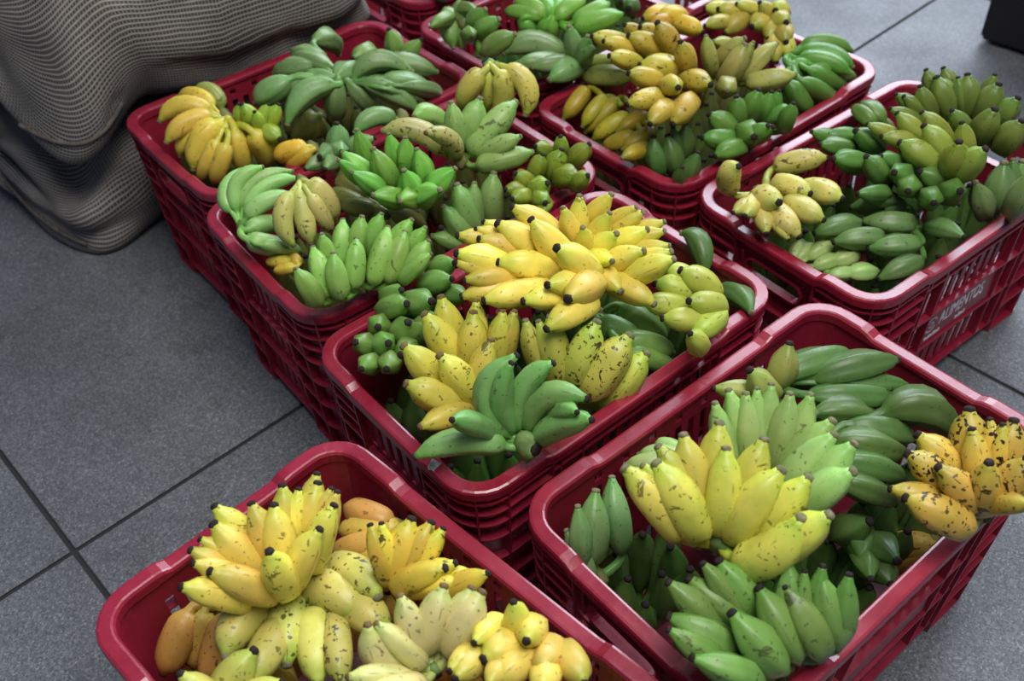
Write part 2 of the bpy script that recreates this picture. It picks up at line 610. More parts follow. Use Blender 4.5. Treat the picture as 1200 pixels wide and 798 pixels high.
CR = {}
CR[1] = crate((-0.4793, 0.5751), 0.7701, True, 'wine red crate of ripe yellow bananas, lower left of the picture')
CR[2] = crate((-0.0188, 0.6848), 0.6573, False, 'wine red crate of green and yellow bananas, lower right of the picture')
CR[3] = crate((-0.2790, 0.9675), 0.6609, False, 'wine red crate in the middle, with the big bright yellow cluster on top', True)
CR[4] = crate((0.2763, 1.2597), 0.6276, False, 'wine red crate with white lettering on its long side, at right')
CR[5] = crate((0.0436, 1.5425), 0.6700, False, 'wine red crate with spotted yellow cluster, behind the lettered crate')
CR[6] = crate((-0.4884, 1.2922), 0.6300, False, 'wine red crate heaped with pale green bananas, left of the middle crate', True)
CR[7] = crate((-0.6850, 1.5900), 0.6600, False, 'wine red crate against the mesh sacks, yellow bananas in its corner')
CR[8] = crate((-0.1711, 1.8728), 0.6838, False, 'wine red crate of green bananas at the top edge, behind the gap')
CR[9] = crate((-0.382, 2.226), 0.67, False, 'wine red crate cut off by the top edge, beside the mesh sack')

# print on the lettered crate's near long side (its -y side after the half turn)
def letter(txt, size, x, z, parent, name='lettering', shear=0.0):
    cu = bpy.data.curves.new('print', 'FONT')
    cu.body = txt
    cu.size = size
    cu.extrude = 0.0003
    cu.align_x = 'LEFT'
    tmp = bpy.data.objects.new('print', cu)
    COL.objects.link(tmp)
    dg = bpy.context.evaluated_depsgraph_get()
    me = bpy.data.meshes.new_from_object(tmp.evaluated_get(dg))
    bpy.data.objects.remove(tmp)
    o = new_obj(name, me, M_INK, parent)
    o.location = (x, -(CB / 2 - taper(0.15) - 0.0081), z)
    o.rotation_euler = (math.pi / 2, 0, 0)
    return o


e4 = CR[4][0]
letter('ALIMENTOS', 0.030, -0.052, 0.142, e4).scale = (0.72, 1.25, 1)
# two short lines of worn, unreadable small print
for x0, n_ in ((-0.080, 9), (0.000, 6)):
    bm = bmesh.new()
    for q in range(n_):
        hgt = (0.0062, 0.0045, 0.0068)[q % 3]
        r_ = bmesh.ops.create_cube(bm, size=1.0)
        for v in r_['verts']:
            v.co = Vector((0.0045 * q + v.co.x * 0.0028, v.co.y * 0.0006, hgt / 2 + v.co.z * hgt))
    new_obj('small_print', bm_mesh('small_print', bm), M_INK, e4, (x0, -(CB / 2 - taper(0.15) - 0.0083), 0.123))
bm = bmesh.new()
for r0, r1, a0, a1 in ((0.0115, 0.0155, 20, 330), (0.0035, 0.0065, 200, 520)):
    prev = None
    for i in range(25):
        an = math.radians(a0 + (a1 - a0) * i / 24)
        p = [bm.verts.new((r * math.cos(an), 0, r * math.sin(an))) for r in (r0, r1)]
        if prev:
            bm.faces.new((prev[0], prev[1], p[1], p[0]))
        prev = p
bmesh.ops.solidify(bm, geom=list(bm.faces), thickness=0.0005)
lg = new_obj('emblem', bm_mesh('emblem', bm), M_INK, e4)
lg.location = (-0.073, -(CB / 2 - taper(0.15) - 0.0081), 0.153)

# ---------------------------------------------------------------- sacks
UU = Vector((math.cos(0.669), math.sin(0.669), 0))
NN = Vector((-math.sin(0.669), math.cos(0.669), 0))


def sack(name, label, cu, cn, cz, lu, ln, lz, ex, seed, sag, mods=(), floor_z=None):
    nu, nv = 96, 112
    verts, faces, uvs = [], [], []
    sg = lambda x, p: math.copysign(abs(x) ** p, x)
    for i in range(nu + 1):
        a = -math.pi / 2 + math.pi * i / nu
        for j in range(nv):
            b = 2 * math.pi * j / nv
            x = sg(math.sin(a), ex)
            r = sg(math.cos(a), 0.55) if i not in (0, nu) else 0.0
            y = r * sg(math.cos(b), 0.72)
            z = r * sg(math.sin(b), 0.72)
            p = Vector((x * lu, y * ln, z * lz))
            # folds run along the sack and gather towards its ends
            fold = math.sin(b * 9 + 3.0 * noise.noise(Vector((x * 2.2, seed, 1.0)))) * 0.006 * (0.35 + abs(x) ** 3 * 2.2)
            lump = noise.noise(Vector((x * 3.1 + seed, y * 2.6, z * 2.2))) * 0.045
            nrm = Vector((p.x / lu / lu, p.y / ln / ln, p.z / lz / lz))
            if nrm.length > 0:
                p += nrm.normalized() * (fold + lump)
            p.z -= sag * (x * x) * lz
            w = UU * (cu + p.x) + NN * (cn + p.y) + Vector((0, 0, cz + p.z))
            for (mu, mn, mz, rad, dv) in mods:
                c = UU * mu + NN * mn + Vector((0, 0, mz))
                d = (w - c).length / rad
                if d < 1:
                    k = (1 - d * d) ** 2
                    w += (UU * dv[0] + NN * dv[1] + Vector((0, 0, dv[2]))) * k
            if floor_z and floor_z > 0.01:
                # the upper sack rests on the lower one and leans on the crates beside it
                uu, nn = w.dot(UU), w.dot(NN)
                if nn > 1.76 and w.z < 0.25:
                    w.z = 0.25
                if w.z < 0.335 and uu > 0.43 and nn < 1.695:
                    w += NN * ((1.695 - nn) * min(1.0, (uu - 0.43) / 0.05))
                if uu > 1.035:
                    w += UU * (1.035 - uu) * (1.0 if w.z < 0.36 else 0.6)
            if floor_z is not None and w.z < floor_z + 0.004:
                w.z = floor_z + 0.004
            verts.append(w)
    for i in range(nu):
        for j in range(nv):
            j2 = (j + 1) % nv
            faces.append((i * nv + j, i * nv + j2, (i + 1) * nv + j2, (i + 1) * nv + j))
    org = Vector((UU.x * cu + NN.x * cn, UU.y * cu + NN.y * cn, floor_z or 0))
    me = mesh_from(name, [v - org for v in verts], faces)
    uvl = me.uv_layers.new(name='UVMap')
    prof = [(lu * sg(math.sin(-math.pi / 2 + math.pi * i / nu), ex), ln * sg(math.cos(-math.pi / 2 + math.pi * i / nu) if 0 < i < nu else 0, 0.55)) for i in range(nu + 1)]
    su = [0.0]
    for a_, b_ in zip(prof, prof[1:]):
        su.append(su[-1] + math.dist(a_, b_))
    rnd = [(ln * sg(math.cos(2 * math.pi * j / nv), 0.72), lz * sg(math.sin(2 * math.pi * j / nv), 0.72)) for j in range(nv + 1)]
    sv = [0.0]
    for a_, b_ in zip(rnd, rnd[1:]):
        sv.append(sv[-1] + math.dist(a_, b_))
    for p in me.polygons:
        for li, vi in zip(p.loop_indices, p.vertices):
            i, j = divmod(vi, nv)
            jj = j
            if j == 0 and max(q % nv for q in p.vertices) == nv - 1:
                jj = nv
            uvl.data[li].uv = (su[i], sv[jj])
    e = bpy.data.objects.new(name, None)
    COL.objects.link(e)
    e.location = org
    tag(e, label, 'sack', 'mesh sacks piled by the crates')
    body = new_obj('woven_body', me, M_SACK, e)
    return e, org, [v for v in verts], faces


def tube(name, pts, rad, mat, parent, org, seg=8):
    cu = bpy.data.curves.new(name, 'CURVE')
    cu.dimensions = '3D'
    cu.bevel_depth = rad
    cu.bevel_resolution = 2
    sp = cu.splines.new('NURBS')
    sp.points.add(len(pts) - 1)
    for q, p in zip(sp.points, pts):
        q.co = (*(Vector(p) - org), 1)
    sp.use_endpoint_u = True
    sp.order_u = 3
    tmp = bpy.data.objects.new(name, cu)
    COL.objects.link(tmp)
    dg = bpy.context.evaluated_depsgraph_get()
    me = bpy.data.meshes.new_from_object(tmp.evaluated_get(dg))
    bpy.data.objects.remove(tmp)
    me.polygons.foreach_set('use_smooth', [True] * len(me.polygons))
    return new_obj(name, me, mat, parent)


s2, o2, v2, f2 = sack('mesh_sack', 'grey woven mesh sack lying on the floor, under the larger sack', 0.66, 2.21, 0.10, 0.36, 0.46, 0.115, 0.40, 3.3, 0.0,
                      mods=((0.33, 1.80, 0.08, 0.22, (-0.03, -0.06, -0.05)),), floor_z=0.0)
s1, o1, v1, f1 = sack('mesh_sack', 'large grey woven mesh sack lying on top of another, upper left', 0.69, 2.15, 0.44, 0.36, 0.46, 0.205, 0.30, 8.1, 0.05,
                      mods=((0.36, 1.74, 0.36, 0.22, (0.0, -0.05, -0.09)), (0.72, 1.74, 0.36, 0.30, (0.0, -0.03, -0.07)), (1.02, 1.76, 0.40, 0.30, (0.03, -0.05, -0.05))), floor_z=0.02)


def on_surface(verts, faces, px, lift):
    """points of a sack's surface seen at the given pixels, used to lay its seam on it"""
    tree = BVHTree.FromPolygons([tuple(v) for v in verts], faces)
    out = []
    for (x, y) in px:
        d = ray(x, y).normalized()
        h, nrm, _, _ = tree.ray_cast(CAM, d)
        if h is not None:
            out.append(h + (nrm if nrm.dot(d) < 0 else -nrm) * lift)
    return out


for (vv, ff, par, og, px) in ((v1, f1, s1, o1, [(4, 128), (25, 146), (50, 160), (75, 168), (98, 168), (118, 156), (132, 138), (142, 120)]),
                              (v2, f2, s2, o2, [(8, 212), (30, 238), (52, 258), (72, 272), (92, 282), (104, 286)])):
    pts = on_surface(vv, ff, px, 0.003)
    if len(pts) > 3:
        tube('hem', pts, 0.0042, M_HEM, par, og)

# ---------------------------------------------------------------- black box at the far right
bc = at_z(1145, 50, 0)
e = bpy.data.objects.new('black_box', None)
COL.objects.link(e)
dx = (at_z(1200, 68, 0) - bc).normalized()
e.location = bc
e.rotation_euler = (0, 0, math.atan2(dx.y, dx.x))
tag(e, 'black box standing on the floor at the upper right corner', 'box')
bm = bmesh.new()
bmesh.ops.create_cube(bm, size=1.0)
for v in bm.verts:
    v.co = Vector((0.26 + v.co.x * 0.52, 0.2 + v.co.y * 0.4, 0.26 + v.co.z * 0.5))
bmesh.ops.bevel(bm, geom=list(bm.edges), offset=0.008, segments=2, affect='EDGES')
new_obj('body', bm_mesh('body', bm), M_BLACK, e)
for fx in (0.06, 0.46):
    for fy in (0.06, 0.34):
        bm = bmesh.new()
        bmesh.ops.create_cone(bm, segments=14, radius1=0.022, radius2=0.018, depth=0.014, cap_ends=True)
        o = new_obj('foot', bm_mesh('foot', bm), M_BLACK, e, (fx, fy, 0.007))

# ---------------------------------------------------------------- torn strip of white film on the middle crate's near corner
sp = [(512, 540), (508, 545), (505, 549), (506, 556), (509, 562)]
zs_ = [0.318, 0.319, 0.312, 0.300, 0.288]
verts, faces = [], []
for k_, ((x, y), z) in enumerate(zip(sp, zs_)):
    p = at_z(x, y, z)
    sd = Vector((0.8, -0.6, 0)) * (0.007 - 0.001 * k_)
    verts += [p - sd, p + sd]
    if k_:
        q = 2 * k_
        faces.append((q - 2, q - 1, q + 1, q))
bm = bmesh.new()
vs_ = [bm.verts.new(v) for v in verts]
for f in faces:
    bm.faces.new([vs_[q] for q in f])
bmesh.ops.solidify(bm, geom=list(bm.faces), thickness=0.0008)
tag(new_obj('film_strip', bm_mesh('film_strip', bm, True), M_WHITE), 'torn strip of white film hanging on the rim of the middle crate', 'film strip')

# ---------------------------------------------------------------- bananas
SEG = 15
PROF = [(0.0, 0.34), (0.025, 0.54), (0.075, 0.78), (0.15, 0.93), (0.27, 1.0), (0.42, 1.02), (0.56, 1.0), (0.68, 0.94),
        (0.78, 0.83), (0.86, 0.68), (0.915, 0.50), (0.955, 0.36), (1.0, 0.28)]

# slimmer, more pointed fruit with sharp ridges
PROF2 = [(0.0, 0.32), (0.03, 0.46), (0.09, 0.67), (0.18, 0.86), (0.3, 0.98), (0.44, 1.03), (0.57, 1.0), (0.69, 0.89),
         (0.79, 0.73), (0.87, 0.56), (0.93, 0.41), (0.97, 0.31), (1.0, 0.25)]


def sweep(pts, rads, phase, ridge, vcoord):
    """tube with a five-ridged section along pts; returns verts, faces, uvs per vertex row"""
    n = len(pts)
    verts, faces, uv = [], [], []
    t0 = (pts[1] - pts[0]).normalized()
    ref = Vector((0, 0, 1)) if abs(t0.z) < 0.9 else Vector((1, 0, 0))
    nv = (ref - t0 * ref.dot(t0)).normalized()
    for i in range(n):
        t = (pts[min(i + 1, n - 1)] - pts[max(i - 1, 0)]).normalized()
        nv = (nv - t * nv.dot(t)).normalized()
        bv = t.cross(nv)
        for s in range(SEG):
            a = 2 * math.pi * s / SEG
            rr = rads[i] * (1 + 1.35 * ridge[i] * (math.cos(5 * a) + 0.25 * math.cos(10 * a)))
            verts.append(pts[i] + (nv * math.cos(a + phase) + bv * math.sin(a + phase)) * rr)
            uv.append((s / SEG, vcoord[i]))
    for i in range(n - 1):
        for s in range(SEG):
            s2 = (s + 1) % SEG
            faces.append((i * SEG + s, i * SEG + s2, (i + 1) * SEG + s2, (i + 1) * SEG + s))
    faces.append(tuple(range(SEG))[::-1])
    faces.append(tuple(range((n - 1) * SEG, n * SEG)))
    return verts, faces, uv


def bez(a, c, b, t):
    return a * (1 - t) ** 2 + c * (2 * t * (1 - t)) + b * t * t


def banana(parent, org, crown, base, mid, tip, rad, ridge, col, spots, tipcol):
    ctrl = mid * 2 - (base + tip) * 0.5
    Lb = (tip - base).length
    ped = crown - base
    pl = ped.length
    pts, rads, vc, rg = [], [], [], []
    if pl > 0.004:
        if pl > 0.62 * Lb:
            ped = ped * (0.62 * Lb / pl)
        d0 = (ctrl - base).normalized()
        q = base - d0 * min(0.35 * ped.length, 0.02)
        for k in range(4):
            t = k / 4
            pts.append(bez(base + ped, q, base, t))
            rads.append(rad * (0.30 + 0.06 * (1 - t)))
            vc.append(0.22 * t)
            rg.append(ridge * 0.5)
    for (t, r) in (PROF2 if ridge >= 0.07 else PROF):
        pts.append(bez(base, ctrl, tip, t))
        rads.append(rad * r)
        vc.append(0.25 + 0.75 * t)
        rg.append(ridge * (0.4 if t > 0.9 else 1.0))
    ph = R.uniform(0, 6.28)
    v, f, uv = sweep([p - org for p in pts], rads, ph, rg, vc)
    me = mesh_from('banana', v, f)
    ul = me.uv_layers.new(name='UVMap')
    for p in me.polygons:
        wrap = len(p.vertices) == 4 and max(x % SEG for x in p.vertices) == SEG - 1 and min(x % SEG for x in p.vertices) == 0
        for li, vi in zip(p.loop_indices, p.vertices):
            uu, vv = uv[vi]
            ul.data[li].uv = (uu + (1.0 if wrap and vi % SEG == 0 else 0.0), vv)
    o = new_obj('banana', me, M_PEEL, parent)
    j = R.uniform(0.93, 1.07)
    g = R.uniform(0.95, 1.05)
    o.color = (min(1, col[0] * j), min(1, col[1] * j * g), min(1, col[2] * j), spots * R.uniform(0.6, 1.3))
    # dried blossom end
    ax = (tip - bez(base, ctrl, tip, 0.93)).normalized()
    p0 = tip - org - ax * rad * 0.05
    ex = [p0, p0 + ax * rad * 0.10, p0 + ax * rad * 0.22, p0 + ax * rad * 0.27]
    v, f, uv = sweep(ex, [rad * 0.28, rad * 0.285, rad * 0.25, rad * 0.14], ph, [0.03] * 4, [0, .3, .6, 1])
    new_obj('blossom_end', mesh_from('blossom_end', v, f), tipcol or M_TIP, o)
    return o


def crown_mesh(c, dirv, rad):
    up = dirv.normalized()
    ref = Vector((1, 0.3, 0)) if abs(up.x) < 0.8 else Vector((0, 1, 0.2))
    a = up.cross(ref).normalized()
    b = up.cross(a)
    verts, faces = [], []
    prof = [(-1.3, 0.45), (-1.05, 0.85), (-0.5, 1.1), (0.1, 1.15), (0.6, 0.9), (0.9, 0.72), (1.0, 0.35)]
    n = 12
    for h, r in prof:
        for s in range(n):
            an = 2 * math.pi * s / n
            k = 1 + 0.14 * math.sin(3 * an + h * 2) + 0.08 * math.sin(5 * an)
            verts.append(up * (h * rad) + (a * (math.cos(an) * 1.5) + b * math.sin(an)) * (r * rad * k))
    for i in range(len(prof) - 1):
        for s in range(n):
            s2 = (s + 1) % n
            faces.append((i * n + s, i * n + s2, (i + 1) * n + s2, (i + 1) * n + s))
    faces.append(tuple(range(n))[::-1])
    faces.append(tuple(range((len(prof) - 1) * n, len(prof) * n)))
    return mesh_from('crown', verts, faces)


ZS = 4.435


def inside(p, r, ci):
    """slide a point along the line of sight until it clears the walls of crate ci"""
    ce, c = CR[ci]
    rz = ce.rotation_euler.z
    ux, uy = Vector((math.cos(rz), math.sin(rz), 0)), Vector((-math.sin(rz), math.cos(rz), 0))
    hx, hy = CA / 2 - 0.024 - r, CB / 2 - 0.024 - r
    def ok(q):
        d = q - c
        return q.z > CH + 0.6 * r or (abs(d.dot(ux)) <= hx and abs(d.dot(uy)) <= hy)
    if ok(p):
        return p
    v = (p - CAM).normalized()
    for s, far_k in ((1, 26), (-1, 40)):
        for k in range(1, far_k):
            q = p + v * (0.004 * k * s)
            if ok(q) and q.z > 0.07:
                return q
    d = p - c
    q = c + ux * max(-hx, min(hx, d.dot(ux))) + uy * max(-hy, min(hy, d.dot(uy)))
    q.z = p.z
    return q


def hand(label, group, crown, z, col, fingers, off=None, L=2.9, far=False, spots=0.3, ridge=0.035, tipcol=None,
         bend=0.09, cz=None, cr=0.6, name='banana_hand', kk=0.85, cdir=None):
    """fingers: (tip x, tip y, base x, base y, width[, mid x, mid y]) in the photograph's pixels (or of an enlarged crop at off).
    Every finger gets the hand's real length; whatever its outline does not show goes into depth."""
    def cv(x, y):
        return (x, y) if off is None else (off[0] + x / ZS, off[1] + y / ZS)
    sc = 1.0 if off is None else 1.0 / ZS
    ws = sorted(f[4] * sc for f in fingers)
    wl = ws[int(len(ws) * 0.72)] if len(ws) > 2 else ws[-1]
    Lpx = L * wl
    cpx = cv(*crown)
    cz = z - 0.012 if cz is None else cz
    c3 = at_z(cpx[0], cpx[1], cz)
    ci = GCR[group]
    wm = wl * (c3 - CAM).dot(FWD) / F
    e = bpy.data.objects.new(name, None)
    COL.objects.link(e)
    tag(e, label, 'bananas', group)
    todo = []
    for f in fingers:
        tx, ty = cv(f[0], f[1])
        bx, by = cv(f[2], f[3])
        w = f[4] * sc
        d = math.hypot(tx - bx, ty - by)
        goal = kk * Lpx
        if d < goal and len(f) < 6:
            gx, gy = cpx[0] - bx, cpx[1] - by
            gl = math.hypot(gx, gy)
            if gl > 1:
                k = min(0.8 * gl, goal - d) / gl
                bx, by = bx + gx * k, by + gy * k
        b3 = inside(at_z(bx, by, z), 0.5 * wm, ci)
        D = (b3 - CAM).dot(FWD)
        Lm = Lpx * D / F
        rad = 0.535 * max(w, 0.62 * wl) * D / F
        dr = ray(tx, ty)
        # CAM + t*dr at distance Lm from b3
        o = CAM - b3
        A, B, C = dr.dot(dr), 2 * o.dot(dr), o.dot(o) - Lm * Lm
        disc = B * B - 4 * A * C
        if disc <= 0:
            t = -B / (2 * A)
        else:
            t = (-B + math.sqrt(disc)) / (2 * A) if far else (-B - math.sqrt(disc)) / (2 * A)
        t3 = inside(CAM + dr * t, 0.35 * wm, ci)
        ax = (t3 - b3)
        Lr = ax.length
        axn = ax.normalized()
        mid = (b3 + t3) * 0.5
        if len(f) >= 7 and f[5] is not None:
            mx, my = cv(f[5], f[6])
            m3 = CAM + ray(mx, my) * ((mid - CAM).dot(FWD))
            view = (CAM - m3).normalized()
            mid = m3 + view * (0.03 * Lr)
        else:
            view = (CAM - mid).normalized()
            bd = view - axn * view.dot(axn)
            side = axn.cross(view)
            bd = bd * 0.8 + side * R.uniform(-0.35, 0.35) + (Vector((0, 0, 1)) - axn * axn.z) * 0.3
            if bd.length > 1e-4:
                mid = mid + bd.normalized() * (bend * Lr)
        todo.append((b3, mid, t3, rad))
    if not far and cdir is None:
        # tips face us: the fingers run back and meet underneath
        c3 = Vector((0, 0, 0))
        for (b3, mid, t3, rad) in todo:
            c3 += b3 - (t3 - b3).normalized() * (0.9 * rad)
        c3 = inside(c3 / len(todo), 0.5 * wm, ci)
    e.location = c3
    for (b3, mid, t3, rad) in todo:
        banana(e, c3, c3, b3, mid, t3, rad, ridge, col, spots, tipcol)
    if cdir is None:
        dv = Vector((0, 0, 0.6)) + (CAM - c3).normalized() * 0.3
    else:
        dv = RIGHT * cdir[0] - UP * cdir[1] - FWD * cdir[2]
    rc = cr * 0.5 * wm
    cm = new_obj('crown', crown_mesh(c3, dv, rc), M_CROWN if cdir is None else M_CROWNG, e)
    if cdir is not None:
        bmc = bmesh.new()
        bmesh.ops.create_cone(bmc, segments=14, radius1=rc * 0.8, radius2=rc * 0.7, depth=rc * 0.3, cap_ends=True)
        cf = new_obj('cut_face', bm_mesh('cut_face', bmc, True), M_TIP, cm, dv.normalized() * rc * 0.98)
        cf.rotation_euler = dv.to_track_quat('Z', 'Y').to_euler()
    return e


# peel colours
YEL = srgb(222, 194, 84)       # ripe yellow
YEL2 = srgb(226, 204, 100)
AMB = srgb(204, 162, 84)       # amber, over-ripe
YGR = srgb(200, 194, 104)      # yellow turning from green
PALE = srgb(212, 202, 138)     # pale cream yellow
GRN = srgb(114, 146, 76)       # fresh green
LGR = srgb(160, 186, 116)      # light green
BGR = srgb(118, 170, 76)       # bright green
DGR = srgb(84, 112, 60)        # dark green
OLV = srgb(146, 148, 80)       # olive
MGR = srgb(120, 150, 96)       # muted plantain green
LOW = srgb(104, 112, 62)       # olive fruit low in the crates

M_TIPG = mat_plain('green_blossom_end', srgb(112, 108, 80), 0.8, 0.2, 0.4, 200.0)
M_TIPY = mat_plain('brown_blossom_end', srgb(112, 92, 60), 0.8, 0.2, 0.4, 200.0)

M_CROWNG = mat_plain('green_crown', srgb(112, 140, 78), 0.6, 0.3, 0.3, 60.0)
G1, G2, G3 = 'banana hands in the lower left crate', 'banana hands in the lower right crate', 'banana hands in the middle crate'
G4, G5, G6 = 'banana hands in the lettered crate', 'banana hands in the crate behind the lettered one', 'banana hands in the crate left of the middle one'
G7, G8, G9 = 'banana hands in the crate by the sacks', 'banana hands in the green crate at the top edge', 'banana hands in the crate cut off by the top edge'

GCR = {G1: 1, G2: 2, G3: 3, G4: 4, G5: 5, G6: 6, G7: 7, G8: 8, G9: 9}

# ---- crate 1
hand('ripe yellow banana hand with freckled tips standing up, left in the lower left crate', G1, (338, 690), 0.335, YEL2, [
    (252, 594, 293, 632, 34), (251, 615, 305, 673, 40), (295, 591, 310, 644, 34), (321, 593, 339, 666, 38), (331, 570, 346, 621, 34),
    (350, 574, 350, 595, 26), (371, 556, 375, 610, 30), (372, 567, 359, 637, 35), (388, 573, 388, 608, 24), (395, 577, 395, 626, 28),
    (391, 593, 384, 653, 34), (374, 621, 364, 673, 35), (316, 647, 328, 693, 37), (235, 632, 262, 648, 26), (224, 645, 283, 668, 32),
    (247, 670, 314, 700, 37), (213, 688, 278, 711, 34), (227, 660, 256, 690, 28)], spots=0.75, L=2.75)
hand('yellow bananas with brown streaks draped below the standing hand, lower left crate', G1, (350, 676), 0.300, YGR, [
    (336, 778, 341, 696, 43), (266, 769, 316, 706, 44, 282, 726), (373, 800, 367, 716, 40), (401, 800, 394, 726, 35),
    (425, 725, 356, 690, 43, 392, 693), (443, 699, 388, 668, 41, 418, 672), (296, 800, 325, 752, 40), (455, 740, 422, 700, 44)],
    spots=0.9, L=2.15, bend=0.05, tipcol=M_TIPG)
hand('amber over-ripe bananas against the near left wall of the lower left crate', G1, (262, 712), 0.285, AMB, [
    (192, 788, 222, 716, 37), (227, 780, 236, 716, 30), (240, 800, 267, 719, 34), (262, 812, 280, 740, 34)], spots=0.8, L=2.4, far=True, bend=0.06)
hand('yellow bananas with tips poking up at the bottom edge of the lower left crate', G1, (262, 836), 0.30, YGR, [
    (297, 763, 258, 800, 40), (212, 790, 235, 812, 34), (330, 800, 300, 824, 36), (240, 805, 255, 830, 36)], spots=0.5, L=2.4)
hand('yellow banana hand with round black tips, at the middle of the lower left crate', G1, (464, 690), 0.325, YEL, [
    (482, 609, 453, 673, 38), (434, 616, 440, 655, 27), (447, 614, 453, 640, 24), (505, 613, 483, 650, 35), (519, 620, 508, 650, 27),
    (521, 666, 471, 667, 34), (533, 660, 505, 655, 30), (557, 673, 520, 668, 30), (538, 681, 510, 684, 28), (571, 672, 562, 706, 28)],
    spots=0.85, L=2.6)
hand('amber bananas lying along the far wall of the lower left crate', G1, (470, 622), 0.285, AMB, [
    (405, 594, 444, 599, 32), (421, 624, 456, 608, 29), (398, 622, 440, 618, 28), (392, 648, 436, 641, 33), (404, 668, 440, 655, 30), (452, 690, 470, 640, 34)],
    spots=0.6, L=2.2, far=True)
hand('pale yellow banana hand with bare stalks and dark cut crown, lower left crate', G1, (510, 786), 0.335, PALE, [
    (469, 699, 490, 770, 33), (520, 688, 498, 757, 39), (552, 690, 518, 757, 34), (564, 695, 528, 762, 41), (431, 733, 480, 783, 35, 446, 771),
    (441, 731, 478, 772, 28), (408, 793, 480, 797, 28), (425, 815, 485, 810, 30)], spots=0.55, L=2.5, tipcol=M_TIPY, cr=0.42, cdir=(0.5, 0.6, 0.6))
hand('plump yellow bananas with black tips facing out, right end of the lower left crate', G1, (612, 765), 0.345, YEL2, [
    (602, 706, 601, 726, 31), (617, 751, 629, 729, 35), (567, 772, 607, 751, 39), (556, 753, 586, 730, 27), (582, 798, 621, 769, 39),
    (631, 788, 649, 755, 32), (684, 800, 660, 763, 36), (534, 795, 562, 768, 33), (572, 802, 584, 776, 28), (527, 786, 545, 765, 27), (632, 812, 645, 784, 35)],
    spots=0.35, L=2.0, cz=0.29, kk=0.5)

# ---- crate 2
hand('yellow green banana hand fanned out on top of the lower right crate', G2, (846, 634), 0.375, srgb(208, 200, 94), [
    (733, 550, 799, 627, 44), (770, 544, 820, 627, 46), (772, 524, 800, 575, 36), (801, 511, 822, 590, 40), (843, 497, 842, 590, 41),
    (851, 527, 842, 623, 39), (895, 516, 866, 595, 40), (915, 552, 859, 632, 45), (947, 560, 890, 625, 40), (939, 608, 861, 655, 46, 905, 650),
    (971, 604, 930, 660, 43), (754, 546, 775, 580, 28)], spots=0.6, L=2.55, tipcol=M_TIPG, cr=0.7, cdir=(0.6, 0.8, 0.0))
hand('light green banana hand just behind the yellow green fan, lower right crate', G2, (905, 600), 0.345, LGR, [
    (838, 473, 828, 518, 27), (854, 458, 849, 507, 29), (874, 462, 870, 536, 30), (887, 456, 883, 516, 24), (904, 451, 899, 489, 27),
    (926, 462, 903, 525, 32), (950, 463, 928, 512, 29), (975, 494, 917, 539, 37), (977, 510, 925, 562, 37), (1000, 521, 952, 590, 39),
    (999, 553, 960, 606, 40)], spots=0.35, L=3.0, ridge=0.05, tipcol=M_TIPG)
hand('dark green ridged bananas stretched to the far corner of the lower right crate', G2, (896, 446), 0.315, DGR, [
    (996, 415, 920, 437, 36), (1050, 422, 955, 444, 36), (951, 447, 905, 452, 28), (1048, 467, 955, 466, 33), (1062, 451, 990, 450, 26)],
    spots=0.25, L=3.3, ridge=0.11, far=True)
hand('dark green bananas lying between the light green hand and the spotted ripe one', G2, (965, 520), 0.315, DGR, [
    (1031, 499, 955, 485, 32, 998, 482), (1059, 530, 980, 516, 36), (1057, 560, 990, 552, 33), (1118, 512, 1037, 484, 42, 1085, 478),
    (1069, 514, 1010, 487, 33), (1048, 590, 990, 586, 30)], spots=0.2, L=2.7, ridge=0.11, far=True)
hand('three short olive green bananas at the far left rim of the lower right crate', G2, (905, 470), 0.30, OLV, [
    (925, 403, 912, 437, 31), (879, 434, 895, 453, 32), (837, 455, 872, 457, 25)], spots=0.3, L=2.0, ridge=0.08)
hand('ripe yellow bananas with brown bruises hanging over the right rim of the lower right crate', G2, (1152, 590), 0.345, srgb(202, 168, 82), [
    (1044, 573, 1105, 590, 30), (1062, 584, 1133, 618, 41), (1064, 532, 1102, 577, 37), (1076, 510, 1123, 548, 37), (1100, 548, 1136, 605, 36),
    (1136, 481, 1134, 548, 43), (1139, 504, 1141, 566, 32), (1160, 492, 1165, 541, 26), (1159, 543, 1161, 605, 38), (1175, 498, 1174, 540, 26),
    (1188, 494, 1183, 557, 40), (1204, 539, 1183, 590, 42), (1208, 592, 1176, 598, 26)], spots=1.6, L=2.3)
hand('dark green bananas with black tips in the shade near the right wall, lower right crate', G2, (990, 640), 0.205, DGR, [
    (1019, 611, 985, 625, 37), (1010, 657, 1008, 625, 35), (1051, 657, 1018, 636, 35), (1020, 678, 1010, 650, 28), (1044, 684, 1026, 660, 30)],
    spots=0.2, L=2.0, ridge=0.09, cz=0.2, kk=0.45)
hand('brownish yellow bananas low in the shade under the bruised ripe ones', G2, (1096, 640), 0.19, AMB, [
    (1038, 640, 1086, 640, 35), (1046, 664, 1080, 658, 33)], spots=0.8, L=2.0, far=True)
hand('green banana hand in front, all tips pointing up and left, lower right crate', G2, (905, 800), 0.332, GRN, [
    (784, 683, 826, 717, 35), (808, 679, 883, 733, 42), (843, 658, 892, 717, 38), (785, 723, 867, 771, 40), (858, 719, 917, 785, 43),
    (890, 690, 935, 772, 42), (921, 688, 962, 768, 43), (924, 661, 930, 700, 36), (962, 675, 984, 755, 38), (964, 664, 980, 700, 28),
    (995, 674, 1000, 740, 30), (812, 771, 892, 797, 36), (784, 738, 820, 777, 30), (824, 661, 845, 680, 31), (943, 670, 955, 690, 25)],
    spots=0.5, L=2.5, ridge=0.08, cz=0.27)
